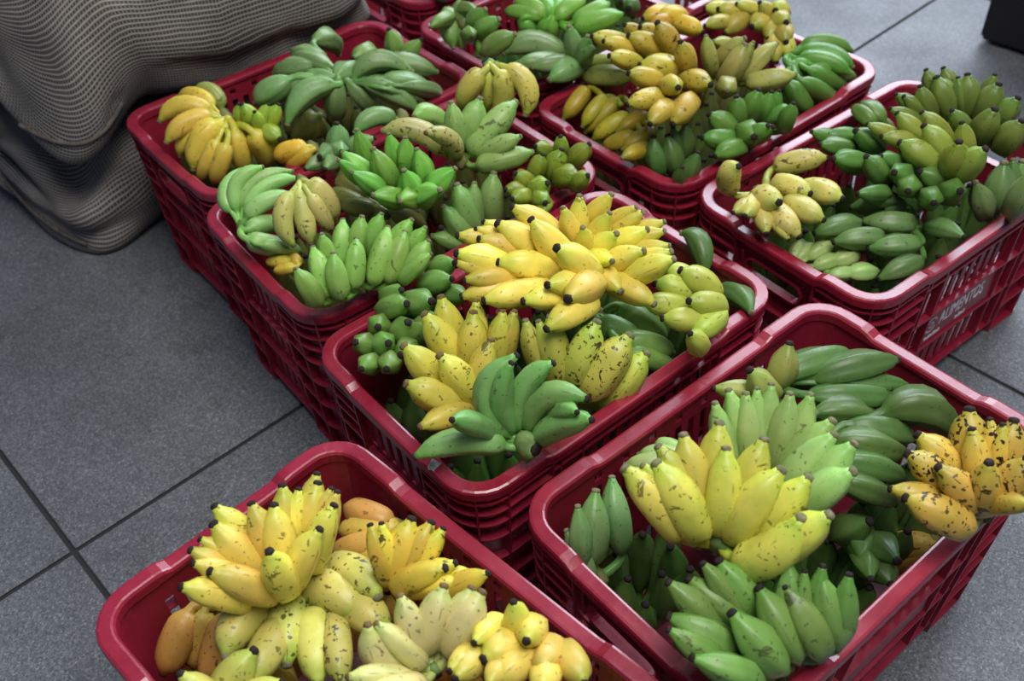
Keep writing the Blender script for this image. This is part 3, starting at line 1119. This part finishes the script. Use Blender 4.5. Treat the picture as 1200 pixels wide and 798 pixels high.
hand('dark green upright bananas along the near left wall of the lower right crate', G2, (705, 690), 0.245, MGR, [
    (717, 560, 729, 648, 30), (698, 576, 695, 661, 34), (677, 594, 675, 657, 26), (664, 622, 668, 670, 24)],
    spots=0.35, L=3.0, ridge=0.08, tipcol=M_TIPG)
hand('slim light green bananas peeping out behind the yellow green fan, lower right crate', G2, (800, 540), 0.30, LGR, [
    (733, 545, 768, 534, 24), (749, 533, 794, 521, 24), (770, 520, 810, 515, 24)], spots=0.2, L=3.0, far=True, tipcol=M_TIPG)

# ---- crate 3
hand('bright yellow banana hand spreading to the left, topmost on the middle crate', G3, (694, 330), 0.395, srgb(232, 208, 100), [
    (537, 276, 575, 284, 26), (558, 269, 592, 276, 24), (567, 260, 592, 262, 22), (584, 262, 633, 296, 35), (562, 280, 606, 298, 28),
    (536, 297, 597, 320, 34), (535, 308, 570, 316, 26), (545, 328, 588, 325, 26), (584, 307, 660, 318, 34), (542, 347, 626, 333, 29),
    (568, 352, 642, 339, 31), (614, 353, 666, 357, 31), (642, 334, 676, 332, 31), (666, 350, 698, 348, 37), (641, 385, 694, 377, 32),
    (653, 291, 691, 325, 35), (623, 258, 657, 302, 33), (601, 243, 635, 262, 29)], spots=0.3, L=2.75, ridge=0.04)
hand('bright yellow banana hand with green tips spreading to the right, top of the middle crate', G3, (688, 305), 0.385, srgb(222, 204, 94), [
    (660, 244, 656, 277, 24), (679, 230, 667, 270, 24), (716, 228, 679, 257, 25), (714, 250, 682, 266, 23), (753, 249, 711, 264, 24),
    (683, 267, 669, 285, 22), (722, 274, 684, 286, 26), (758, 269, 706, 294, 27), (745, 243, 714, 250, 20), (778, 260, 745, 264, 22),
    (778, 271, 743, 289, 24), (717, 306, 692, 305, 24), (754, 294, 703, 323, 28), (786, 295, 730, 320, 27), (789, 304, 735, 333, 29),
    (727, 341, 697, 337, 29), (766, 356, 718, 338, 29), (784, 288, 750, 302, 22)], spots=0.25, L=2.9, ridge=0.04, tipcol=M_TIPG)
hand('plump yellowish green bananas at the right end of the middle crate', G3, (842, 362), 0.335, srgb(178, 186, 86), [
    (798, 317, 836, 342, 32), (808, 353, 846, 360, 30), (768, 332, 814, 346, 31), (755, 355, 797, 361, 28), (777, 373, 827, 376, 28),
    (812, 394, 847, 380, 29), (809, 391, 808, 424, 25), (780, 312, 810, 330, 28)], spots=0.35, L=2.0)
hand('two dark green bananas curving along the right inner walls of the middle crate', G3, (835, 335), 0.275, DGR, [
    (799, 273, 826, 318, 24, 820, 285), (880, 366, 840, 346, 25, 865, 346)], spots=0.2, L=2.3, far=True, ridge=0.08, tipcol=M_TIPG)
hand('smooth green bananas under the yellow cluster, facing the near rim of the middle crate', G3, (705, 372), 0.315, GRN, [
    (778, 402, 726, 360, 36), (760, 406, 702, 376, 30), (787, 413, 742, 411, 28), (788, 431, 755, 434, 24), (712, 400, 706, 380, 24)],
    spots=0.15, L=2.4, far=True, tipcol=M_TIPG)
hand('spotted greenish yellow bananas standing below the yellow cluster, middle crate', G3, (682, 478), 0.315, srgb(194, 194, 92), [
    (645, 372, 655, 446, 34), (631, 377, 634, 420, 24), (699, 378, 674, 446, 37), (737, 394, 690, 462, 41), (757, 415, 711, 473, 37), (616, 376, 620, 422, 26)],
    spots=1.0, L=2.4, ridge=0.05, tipcol=M_TIPG)
hand('dull yellow banana hand with tips up, left front of the middle crate', G3, (558, 474), 0.315, srgb(208, 192, 88), [
    (498, 369, 529, 419, 35), (517, 349, 538, 405, 33), (555, 367, 545, 432, 33), (575, 399, 554, 455, 32), (589, 365, 590, 412, 28),
    (558, 353, 572, 395, 26), (474, 406, 511, 453, 36), (516, 417, 540, 466, 36), (477, 450, 533, 480, 36), (493, 500, 530, 496, 28), (603, 365, 605, 405, 26)],
    spots=0.75, L=2.5, ridge=0.05, tipcol=M_TIPY)
hand('round green bananas with black tips in the left corner of the middle crate', G3, (488, 405), 0.295, GRN, [
    (470, 340, 453, 346, 26), (476, 356, 452, 366, 29), (505, 353, 481, 358, 31), (529, 327, 498, 337, 26), (532, 308, 510, 321, 24),
    (443, 383, 433, 387, 27), (478, 378, 466, 389, 31), (417, 401, 415, 410, 27), (455, 402, 441, 412, 29), (500, 383, 487, 386, 27),
    (453, 432, 446, 439, 26), (424, 432, 420, 438, 24), (470, 415, 464, 420, 26), (512, 371, 496, 378, 26), (546, 349, 522, 345, 24)],
    spots=0.15, L=2.2, ridge=0.06, cz=0.24, kk=0.45)
hand('long curved green banana hand with black cut crown at the near rim, middle crate', G3, (619, 522), 0.345, srgb(122, 164, 98), [
    (487, 535, 592, 523, 30, 540, 517), (605, 417, 598, 510, 29, 570, 462), (599, 426, 602, 506, 25, 587, 468), (648, 426, 607, 505, 27, 613, 455),
    (687, 467, 619, 505, 29, 640, 466), (676, 483, 640, 498, 22, 656, 483), (693, 492, 628, 515, 28, 660, 497), (530, 492, 582, 510, 25, 556, 497)],
    spots=0.35, L=3.6, ridge=0.06, cr=0.85, cz=0.345, cdir=(0.8, 0.25, 0.55))

# ---- crate 4
Q5, Q6, Q7 = (820, 160), (940, 70), (940, 150)
hand('pale yellow freckled bananas at the left end of the lettered crate', G4, (310, 340), 0.335, srgb(196, 182, 104), [
    (200, 155, 165, 290, 112, 150, 200), (235, 412, 222, 310, 102), (410, 342, 330, 270, 132), (572, 295, 430, 215, 112), (655, 112, 390, 165, 112),
    (737, 322, 580, 262, 122), (642, 432, 470, 335, 118), (515, 518, 360, 385, 128), (345, 502, 292, 385, 98), (175, 395, 125, 360, 80), (460, 535, 400, 500, 80)],
    off=Q5, spots=0.8, L=2.1)
hand('green bananas with black tips facing left, middle of the lettered crate', G4, (500, 640), 0.325, srgb(94, 130, 66), [
    (50, 375, 130, 405, 80), (130, 390, 270, 425, 95), (95, 442, 260, 475, 95), (280, 370, 380, 440, 116), (165, 515, 290, 545, 112), (335, 505, 400, 615, 112),
    (410, 502, 500, 525, 100), (480, 585, 550, 580, 112), (615, 580, 750, 650, 122), (550, 682, 610, 722, 112), (685, 742, 730, 785, 112),
    (820, 682, 850, 742, 122), (290, 695, 430, 702, 80)], off=Q6, spots=0.15, L=2.25, ridge=0.065, kk=0.6)
hand('olive green banana hand, tips up, at the far end of the lettered crate', G4, (860, 400), 0.345, srgb(112, 126, 62), [
    (645, 55, 640, 160, 85), (700, 95, 750, 240, 122), (735, 45, 780, 170, 90), (860, 80, 850, 290, 112), (1000, 80, 940, 190, 85), (1020, 130, 960, 290, 122),
    (615, 140, 600, 270, 98), (530, 190, 530, 260, 80), (460, 255, 470, 310, 78), (490, 180, 480, 240, 78), (810, 95, 820, 150, 80), (780, 265, 750, 320, 92),
    (1000, 260, 970, 420, 128), (1120, 200, 1090, 290, 112), (1140, 320, 1070, 470, 128)], off=Q6, spots=0.3, L=2.1, ridge=0.06)
hand('yellowish green bananas curving over the centre of the lettered crate', G4, (760, 580), 0.355, srgb(142, 150, 68), [
    (495, 280, 600, 370, 102), (625, 275, 760, 410, 98), (635, 345, 740, 500, 128), (415, 400, 600, 420, 98), (340, 335, 470, 372, 80), (510, 432, 720, 560, 128),
    (830, 330, 900, 480, 102), (815, 430, 800, 600, 132), (950, 465, 860, 620, 128)], off=Q6, spots=0.35, L=2.1)
hand('two green bananas by the far left wall of the lettered crate', G4, (440, 340), 0.315, srgb(98, 132, 66), [
    (265, 250, 345, 345, 92), (310, 225, 410, 312, 96)], off=Q6, spots=0.1, L=1.9, ridge=0.07, far=True)
hand('pale green bananas at the near right rim of the lettered crate', G4, (1050, 840), 0.30, srgb(110, 136, 84), [
    (1050, 540, 1000, 780, 142), (1095, 520, 1080, 720, 90), (1145, 530, 1120, 720, 122), (1180, 600, 1150, 760, 122), (900, 640, 880, 800, 110)], off=Q6, spots=0.3, L=2.3, ridge=0.08, tipcol=M_TIPG)
hand('green ridged bananas lying flat at the near corner of the lettered crate', G4, (650, 520), 0.30, srgb(100, 132, 78), [
    (255, 410, 540, 412, 108), (315, 482, 590, 500, 126), (345, 622, 610, 602, 108), (165, 592, 420, 572, 108), (65, 548, 300, 492, 98),
    (400, 785, 620, 682, 100), (290, 342, 430, 332, 85), (840, 565, 640, 500, 90)], off=Q7, spots=0.3, L=2.5, ridge=0.09)
hand('small light green banana tips along the near left rim of the lettered crate', G4, (480, 690), 0.275, LGR, [
    (592, 560, 510, 610, 78), (690, 550, 580, 620, 80), (740, 632, 610, 680, 78), (830, 612, 690, 660, 84), (822, 706, 710, 730, 75), (922, 700, 780, 715, 92), (540, 545, 460, 575, 70)],
    off=Q5, spots=0.15, L=2.2, ridge=0.08, far=True, tipcol=M_TIPG)

# ---- crate 5
Q1, Q2, Q3, Q4 = (480, 0), (640, 0), (640, 80), (780, 0)
hand('spotted yellow banana hand with black tips on top of the crate behind the lettered one', G5, (690, 440), 0.385, srgb(188, 162, 72), [
    (240, 188, 410, 235, 96), (300, 215, 460, 280, 88), (330, 290, 480, 340, 92), (490, 340, 680, 370, 122), (430, 185, 600, 265, 112), (410, 130, 490, 210, 85),
    (490, 140, 590, 215, 85), (580, 120, 660, 275, 116), (700, 220, 730, 370, 104), (852, 440, 750, 420, 112), (430, 380, 590, 432, 104), (685, 455, 600, 488, 108),
    (425, 542, 600, 512, 104), (660, 642, 755, 525, 122), (542, 642, 620, 590, 104)], off=Q2, spots=0.9, L=2.1, kk=0.55)
hand('small yellow bananas just above the spotted cluster, far crate', G5, (660, 110), 0.375, srgb(204, 164, 68), [
    (505, 95, 600, 35, 92), (580, 82, 720, 85, 92), (810, 165, 710, 150, 92), (545, 135, 600, 110, 80)], off=Q2, spots=0.7, L=1.9)
hand('long olive bananas pointing left over the rim, under the spotted cluster', G5, (470, 385), 0.335, OLV, [
    (190, 400, 430, 402, 106), (205, 330, 380, 325, 80)], off=Q2, spots=0.4, L=2.5, far=True)
hand('olive yellow bananas stacked along the left end of the crate behind the lettered one', G5, (520, 210), 0.315, srgb(164, 150, 52), [
    (92, 262, 212, 108, 88), (190, 302, 312, 150, 80), (205, 332, 376, 160, 88), (245, 372, 430, 245, 88), (370, 332, 520, 245, 80), (295, 407, 470, 350, 88),
    (400, 422, 545, 330, 88), (395, 465, 520, 470, 80)], off=Q3, spots=0.35, L=2.3, tipcol=M_TIPG)
hand('dark green upright bananas at the near corner of the crate behind the lettered one', G5, (680, 620), 0.28, DGR, [
    (560, 360, 590, 560, 98), (630, 352, 680, 550, 102), (725, 288, 730, 430, 94), (708, 515, 700, 570, 70), (660, 310, 665, 420, 80), (790, 440, 780, 520, 90)], off=Q3, spots=0.15, L=2.3, ridge=0.07)
hand('green bananas bunched round their crown, near right rim of the crate behind the lettered one', G5, (1040, 400), 0.325, srgb(98, 138, 66), [
    (990, 150, 965, 255, 98), (850, 240, 940, 310, 108), (815, 360, 955, 372, 104), (880, 455, 955, 440, 98), (1080, 355, 1035, 280, 122), (1105, 115, 1065, 245, 104),
    (1150, 300, 1105, 290, 94), (1275, 210, 1150, 245, 92), (1175, 305, 1120, 290, 92), (1285, 185, 1260, 310, 86), (1170, 125, 1150, 240, 86), (1210, 120, 1215, 190, 80)],
    off=Q3, spots=0.1, L=2.0, ridge=0.06, cz=0.31, kk=0.75)
hand('slender green banana hand curving over the right end of the far crate', G5, (650, 290), 0.345, srgb(96, 142, 66), [
    (967, 265, 710, 240, 82, 840, 218), (972, 347, 700, 270, 82, 850, 275), (955, 382, 695, 305, 88, 840, 318), (845, 442, 665, 335, 88, 765, 368),
    (740, 472, 615, 420, 102), (935, 466, 830, 430, 84), (870, 542, 740, 500, 88), (745, 582, 630, 520, 98), (982, 412, 915, 405, 75)],
    off=Q4, spots=0.1, L=3.0, far=True, tipcol=M_TIPG)
hand('greyish yellow pointed bananas between the spotted cluster and the slender green hand', G5, (345, 455), 0.355, srgb(166, 162, 92), [
    (210, 188, 230, 370, 75), (410, 200, 265, 335, 92), (412, 235, 300, 430, 112), (578, 225, 385, 420, 86), (672, 387, 420, 432, 102), (250, 215, 380, 195, 70),
    (320, 468, 230, 530, 102), (455, 220, 420, 290, 70)], off=Q4, spots=0.5, L=2.4, ridge=0.06, tipcol=M_TIPG)
hand('round yellow bananas heaped at the far end, beside the pale floor', G5, (560, 130), 0.345, srgb(186, 172, 82), [
    (205, 42, 262, 32, 84), (275, 47, 345, 42, 92), (370, 20, 430, 12, 76), (490, 15, 545, 12, 84), (572, 55, 630, 22, 104), (450, 137, 512, 62, 108),
    (625, 117, 662, 82, 104), (625, 217, 682, 190, 98), (310, 172, 420, 82, 102), (535, 200, 562, 120, 92), (205, 132, 275, 102, 75), (576, 322, 558, 280, 88), (645, 302, 640, 262, 98)],
    off=Q4, spots=0.35, L=1.9, kk=0.75)

# ---- crate 6
R1, R2, R3, R4, R5 = (245, 180), (380, 120), (480, 70), (170, 80), (290, 20)
hand('pale green banana hand with pale crown at the left corner, left of the middle crate', G6, (165, 375), 0.345, srgb(148, 186, 112), [
    (195, 75, 118, 300, 84, 92, 185), (278, 70, 145, 300, 80, 150, 150), (432, 92, 175, 285, 80, 235, 145), (458, 130, 190, 285, 84, 300, 165),
    (440, 215, 195, 335, 88, 290, 250), (375, 360, 200, 395, 94, 285, 368), (445, 488, 200, 445, 106, 320, 475), (480, 515, 300, 505, 70)],
    off=R1, spots=0.1, L=3.0, far=True, tipcol=M_TIPG, cr=0.5)
hand('three pale yellow bananas hanging from one crown, left of the bright green upright hand', G6, (482, 152), 0.405, srgb(202, 196, 116), [
    (440, 475, 432, 205, 98, 385, 340), (530, 465, 470, 190, 104, 498, 330), (655, 350, 512, 155, 126, 600, 235), (635, 405, 585, 320, 85)],
    off=R1, spots=0.7, L=2.5, far=True, tipcol=M_TIPY)
hand('light green banana hand, tips up in a row, next to the middle crate corner', G6, (790, 770), 0.345, srgb(142, 178, 92), [
    (540, 490, 612, 745, 106), (645, 520, 690, 745, 102), (765, 445, 750, 700, 98), (695, 345, 672, 600, 98), (795, 330, 762, 520, 102), (895, 315, 842, 470, 92),
    (928, 385, 850, 680, 108), (1018, 410, 930, 670, 108), (1052, 345, 982, 430, 98), (1122, 385, 1072, 480, 88), (1138, 455, 1022, 650, 102), (1152, 522, 1082, 632, 80),
    (452, 600, 560, 775, 102), (585, 420, 592, 560, 86)], off=R1, spots=0.4, L=2.5, ridge=0.06, tipcol=M_TIPG)
hand('bright green banana hand with sharp upright tips, left of the bright yellow cluster', G6, (455, 500), 0.385, BGR, [
    (170, 145, 235, 325, 86), (255, 245, 352, 435, 112), (335, 165, 332, 305, 84), (420, 185, 420, 360, 92), (480, 245, 540, 435, 98), (415, 355, 490, 488, 104),
    (95, 260, 272, 418, 94), (145, 365, 300, 482, 94), (255, 482, 375, 545, 104), (395, 512, 470, 572, 104), (598, 455, 532, 560, 112), (678, 345, 572, 480, 104), (75, 300, 120, 385, 75)],
    off=R2, spots=0.05, L=2.3, ridge=0.11, tipcol=M_TIPG)
hand('dark bruised yellowish pair of bananas behind the bright green upright hand', G6, (640, 325), 0.385, srgb(176, 172, 106), [
    (305, 150, 640, 270, 112, 490, 150), (530, 158, 695, 285, 92, 640, 185)], off=R2, spots=1.1, L=3.0, tipcol=M_TIPY)
hand('light green bananas fanned out below the pale yellow foursome, left of the middle crate', G6, (300, 530), 0.375, srgb(146, 176, 104), [
    (215, 225, 242, 420, 104), (365, 205, 290, 450, 122), (550, 222, 320, 490, 132), (575, 400, 430, 470, 92), (635, 480, 350, 552, 104), (25, 295, 190, 370, 102, 110, 285)],
    off=R3, spots=0.55, L=2.3, ridge=0.05, tipcol=M_TIPG)
hand('four pale yellow bananas hanging by one crown over the far right rim', G6, (412, 28), 0.455, srgb(194, 180, 92), [
    (268, 245, 382, 65, 112, 308, 150), (408, 255, 420, 85, 80), (445, 285, 455, 65, 112, 490, 165), (602, 287, 500, 42, 106, 610, 140)],
    off=R3, spots=0.6, L=2.2, far=True, tipcol=M_TIPG, cr=0.55, cdir=(-0.5, -0.6, 0.3))
hand('small olive green bananas with black tips in the right corner, behind the yellow cluster', G6, (690, 700), 0.335, srgb(132, 146, 58), [
    (790, 470, 742, 600, 102), (690, 495, 642, 620, 92), (932, 440, 852, 540, 98), (785, 400, 792, 440, 80), (870, 605, 795, 610, 112), (925, 602, 918, 645, 94),
    (715, 642, 645, 682, 106), (550, 592, 550, 605, 98), (535, 722, 540, 742, 94), (705, 742, 662, 772, 94), (655, 450, 720, 475, 84), (500, 672, 520, 692, 84), (700, 795, 690, 810, 84)],
    off=R3, spots=0.5, L=1.9, ridge=0.06, cz=0.28, kk=0.5)
hand('pale green bananas standing between the bright green hand and the olive ones', G6, (800, 760), 0.315, srgb(132, 160, 96), [
    (880, 370, 880, 610, 118), (690, 430, 775, 650, 122), (780, 420, 792, 560, 90), (620, 545, 670, 700, 112), (560, 695, 690, 790, 95)],
    off=R2, spots=0.35, L=2.5, ridge=0.05, tipcol=M_TIPG)
hand('muted green bananas with black tips by the gap to the sack crate', G6, (470, 720), 0.355, MGR, [
    (463, 555, 460, 645, 102), (375, 725, 372, 672, 98), (490, 700, 490, 660, 92), (300, 790, 340, 770, 80), (405, 790, 412, 775, 85), (660, 630, 620, 640, 85)],
    off=R5, spots=0.2, L=2.0, ridge=0.08)
hand('single green banana with a long stalk behind the upright bright green hand', G6, (850, 540), 0.385, MGR, [
    (560, 600, 765, 530, 94, 655, 520)], off=R5, spots=0.15, L=2.4, tipcol=M_TIPG)
hand('yellow bananas half hidden under the pale yellow trio by the left rim', G6, (470, 560), 0.31, YEL, [
    (300, 565, 375, 548, 62), (425, 545, 440, 605, 65), (345, 612, 405, 640, 60)], off=R1, spots=0.4, L=2.4, far=True)

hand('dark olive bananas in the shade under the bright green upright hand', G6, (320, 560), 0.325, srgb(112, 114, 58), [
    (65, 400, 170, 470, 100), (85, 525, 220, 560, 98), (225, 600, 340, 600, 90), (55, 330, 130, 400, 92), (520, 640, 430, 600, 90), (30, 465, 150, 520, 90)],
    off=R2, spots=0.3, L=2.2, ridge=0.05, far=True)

# ---- crate 7
hand('yellow banana hand draped in the left corner of the crate by the sacks', G7, (420, 268), 0.345, srgb(220, 196, 86), [
    (78, 275, 345, 232, 98, 195, 192), (175, 145, 352, 200, 70, 270, 135), (112, 385, 352, 256, 98, 215, 285), (182, 455, 362, 280, 90, 230, 350),
    (250, 525, 375, 292, 116, 285, 385), (372, 508, 432, 292, 122, 395, 395), (512, 535, 482, 335, 112), (635, 510, 558, 330, 116, 615, 410),
    (355, 595, 430, 470, 92), (285, 580, 335, 480, 80)], off=R4, spots=0.4, L=2.3, far=True, tipcol=M_TIPG)
hand('dark green banana against the back wall of the crate by the sacks', G7, (410, 235), 0.315, OLV, [
    (258, 108, 395, 205, 80, 345, 120)], off=R4, spots=0.2, L=2.2, far=True, tipcol=M_TIPG)
hand('mixed green and yellow short bananas beside the yellow hand, crate by the sacks', G7, (600, 330), 0.325, srgb(160, 176, 70), [
    (488, 188, 462, 270, 75), (505, 188, 560, 300, 88), (570, 228, 602, 310, 75), (698, 367, 655, 322, 98), (640, 190, 640, 282, 75), (692, 190, 692, 282, 80)],
    off=R4, spots=0.25, L=2.0)
hand('yellow bananas lying at the near right rim of the crate by the sacks', G7, (870, 420), 0.325, srgb(216, 178, 70), [
    (680, 465, 840, 412, 106), (745, 512, 840, 470, 80)], off=R4, spots=0.3, L=1.9, far=True, tipcol=M_TIPG)
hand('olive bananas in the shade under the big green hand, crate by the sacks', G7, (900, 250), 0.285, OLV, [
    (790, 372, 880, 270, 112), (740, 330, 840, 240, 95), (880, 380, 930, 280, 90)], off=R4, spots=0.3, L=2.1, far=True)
hand('big green banana hand sprawling to the left, crate by the sacks', G7, (470, 330), 0.375, MGR, [
    (232, 188, 330, 130, 84), (472, 195, 350, 125, 102, 425, 118), (240, 200, 412, 212, 82), (142, 290, 340, 242, 98), (45, 445, 202, 322, 122), (158, 435, 292, 300, 94),
    (285, 352, 392, 262, 90), (208, 558, 455, 352, 116, 300, 398), (555, 292, 430, 240, 112), (460, 530, 460, 372, 112)],
    off=R5, spots=0.3, L=2.3, ridge=0.09, far=True, tipcol=M_TIPG)
hand('big green ridged bananas sprawling to the right, crate by the sacks', G7, (520, 330), 0.365, MGR, [
    (685, 495, 532, 362, 104), (885, 482, 602, 342, 108, 750, 385), (852, 285, 562, 312, 112, 680, 225), (982, 285, 722, 215, 98), (952, 362, 695, 325, 90), (1015, 422, 950, 372, 75),
    (932, 462, 862, 402, 72)], off=R5, spots=0.35, L=2.5, ridge=0.10, far=True, tipcol=M_TIPG)
hand('three green banana tips by the far right wall of the crate by the sacks', G7, (770, 260), 0.325, srgb(122, 158, 84), [
    (735, 65, 782, 195, 88), (902, 120, 872, 205, 84), (548, 215, 585, 140, 94)], off=R5, spots=0.3, L=2.0, ridge=0.07)

# ---- crate 8 and the crate cut off by the top edge
hand('green banana hand hanging in the left corner of the top edge crate', G8, (250, 25), 0.385, GRN, [
    (228, 245, 200, 55, 98), (272, 245, 252, 45, 98), (300, 150, 295, 50, 80), (392, 50, 352, 180, 94), (462, 100, 385, 215, 94), (545, 178, 392, 278, 98),
    (330, 182, 330, 285, 75), (108, 140, 175, 185, 70), (345, 60, 330, 140, 70)], off=Q1, spots=0.15, L=2.2, ridge=0.06, tipcol=M_TIPG)
hand('muted green bananas at the near corner of the top edge crate', G8, (900, 330), 0.335, MGR, [
    (490, 275, 805, 300, 116, 640, 222), (728, 415, 862, 322, 112), (830, 140, 852, 290, 94), (925, 190, 890, 312, 85), (960, 250, 920, 330, 80), (640, 350, 760, 350, 90), (560, 330, 690, 330, 90)],
    off=Q1, spots=0.2, L=2.4, ridge=0.06, tipcol=M_TIPG)
hand('fresh green banana hand radiating from a dark crown at the top edge', G8, (745, 98), 0.385, BGR, [
    (622, 195, 530, 100, 94), (702, 215, 640, 125, 80), (742, 225, 740, 135, 75), (555, -10, 680, 60, 94), (660, -30, 715, 60, 90), (790, -10, 765, 75, 84), (905, 0, 810, 90, 94),
    (1035, 18, 850, 120, 94), (1108, 75, 862, 150, 94), (500, 60, 560, 70, 80)], off=Q1, spots=0.1, L=2.4, ridge=0.05, far=True, cr=0.9)
hand('dark green bananas at the right end of the top edge crate', G8, (1140, 60), 0.33, DGR, [
    (1140, 40, 1180, 20, 92), (1100, 10, 1160, -10, 92), (1080, -30, 1130, -50, 92)], off=Q1, spots=0.2, L=2.0)
hand('dark green bananas just showing at the very top, beside the mesh sack', G9, (130, -70), 0.315, DGR, [
    (20, 20, 70, -40, 94), (75, 22, 100, -40, 94), (130, 20, 140, -45, 94), (180, 5, 180, -50, 90), (230, 0, 220, -60, 90)], off=Q1, spots=0.1, L=2.2, ridge=0.06)


# ---- buried layer: hands that fill the crates under the heap and show only through the gaps
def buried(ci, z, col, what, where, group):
    ce, c = CR[ci]
    rz = ce.rotation_euler.z
    ux, uy = Vector((math.cos(rz), math.sin(rz), 0)), Vector((-math.sin(rz), math.cos(rz), 0))
    for i in range(3):
        for j in range(2):
            px = ((i + 0.5) / 3 - 0.5) * 0.46 + R.uniform(-0.01, 0.01)
            py = ((j + 0.5) / 2 - 0.5) * 0.27 + R.uniform(-0.008, 0.008)
            cc = c + ux * px + uy * py + Vector((0, 0, z - 0.02 + R.uniform(-0.008, 0.008)))
            e = bpy.data.objects.new('banana_hand', None)
            COL.objects.link(e)
            e.location = cc
            side = ('near', 'far')[j] if ci != 1 else ('right', 'left')[j]
            end = ('left end', 'middle', 'right end')[i] if ci != 1 else ('near end', 'middle', 'far end')[i]
            tag(e, what + ' low in ' + where + ', ' + side + ' side, ' + end, 'bananas', group)
            a0 = R.uniform(0, 6.28)
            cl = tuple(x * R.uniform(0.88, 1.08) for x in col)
            for f in range(10):
                an = a0 + f * 0.628
                rr = 0.058 if f % 2 else 0.034
                dirv = ux * (math.cos(an) * 1.08) + uy * (math.sin(an) * 0.9)
                b = cc + dirv * 0.024 + Vector((0, 0, -0.075))
                t = cc + dirv * rr + Vector((0, 0, 0.022 if f % 2 else 0.034))
                mid = (b + t) * 0.5 + dirv * 0.012
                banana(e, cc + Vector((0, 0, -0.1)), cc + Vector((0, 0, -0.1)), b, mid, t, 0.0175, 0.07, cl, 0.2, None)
            e.location = cc + Vector((0, 0, -0.1))
            new_obj('crown', crown_mesh(cc, Vector((0, 0, 1)), 0.012), M_CROWN, e)


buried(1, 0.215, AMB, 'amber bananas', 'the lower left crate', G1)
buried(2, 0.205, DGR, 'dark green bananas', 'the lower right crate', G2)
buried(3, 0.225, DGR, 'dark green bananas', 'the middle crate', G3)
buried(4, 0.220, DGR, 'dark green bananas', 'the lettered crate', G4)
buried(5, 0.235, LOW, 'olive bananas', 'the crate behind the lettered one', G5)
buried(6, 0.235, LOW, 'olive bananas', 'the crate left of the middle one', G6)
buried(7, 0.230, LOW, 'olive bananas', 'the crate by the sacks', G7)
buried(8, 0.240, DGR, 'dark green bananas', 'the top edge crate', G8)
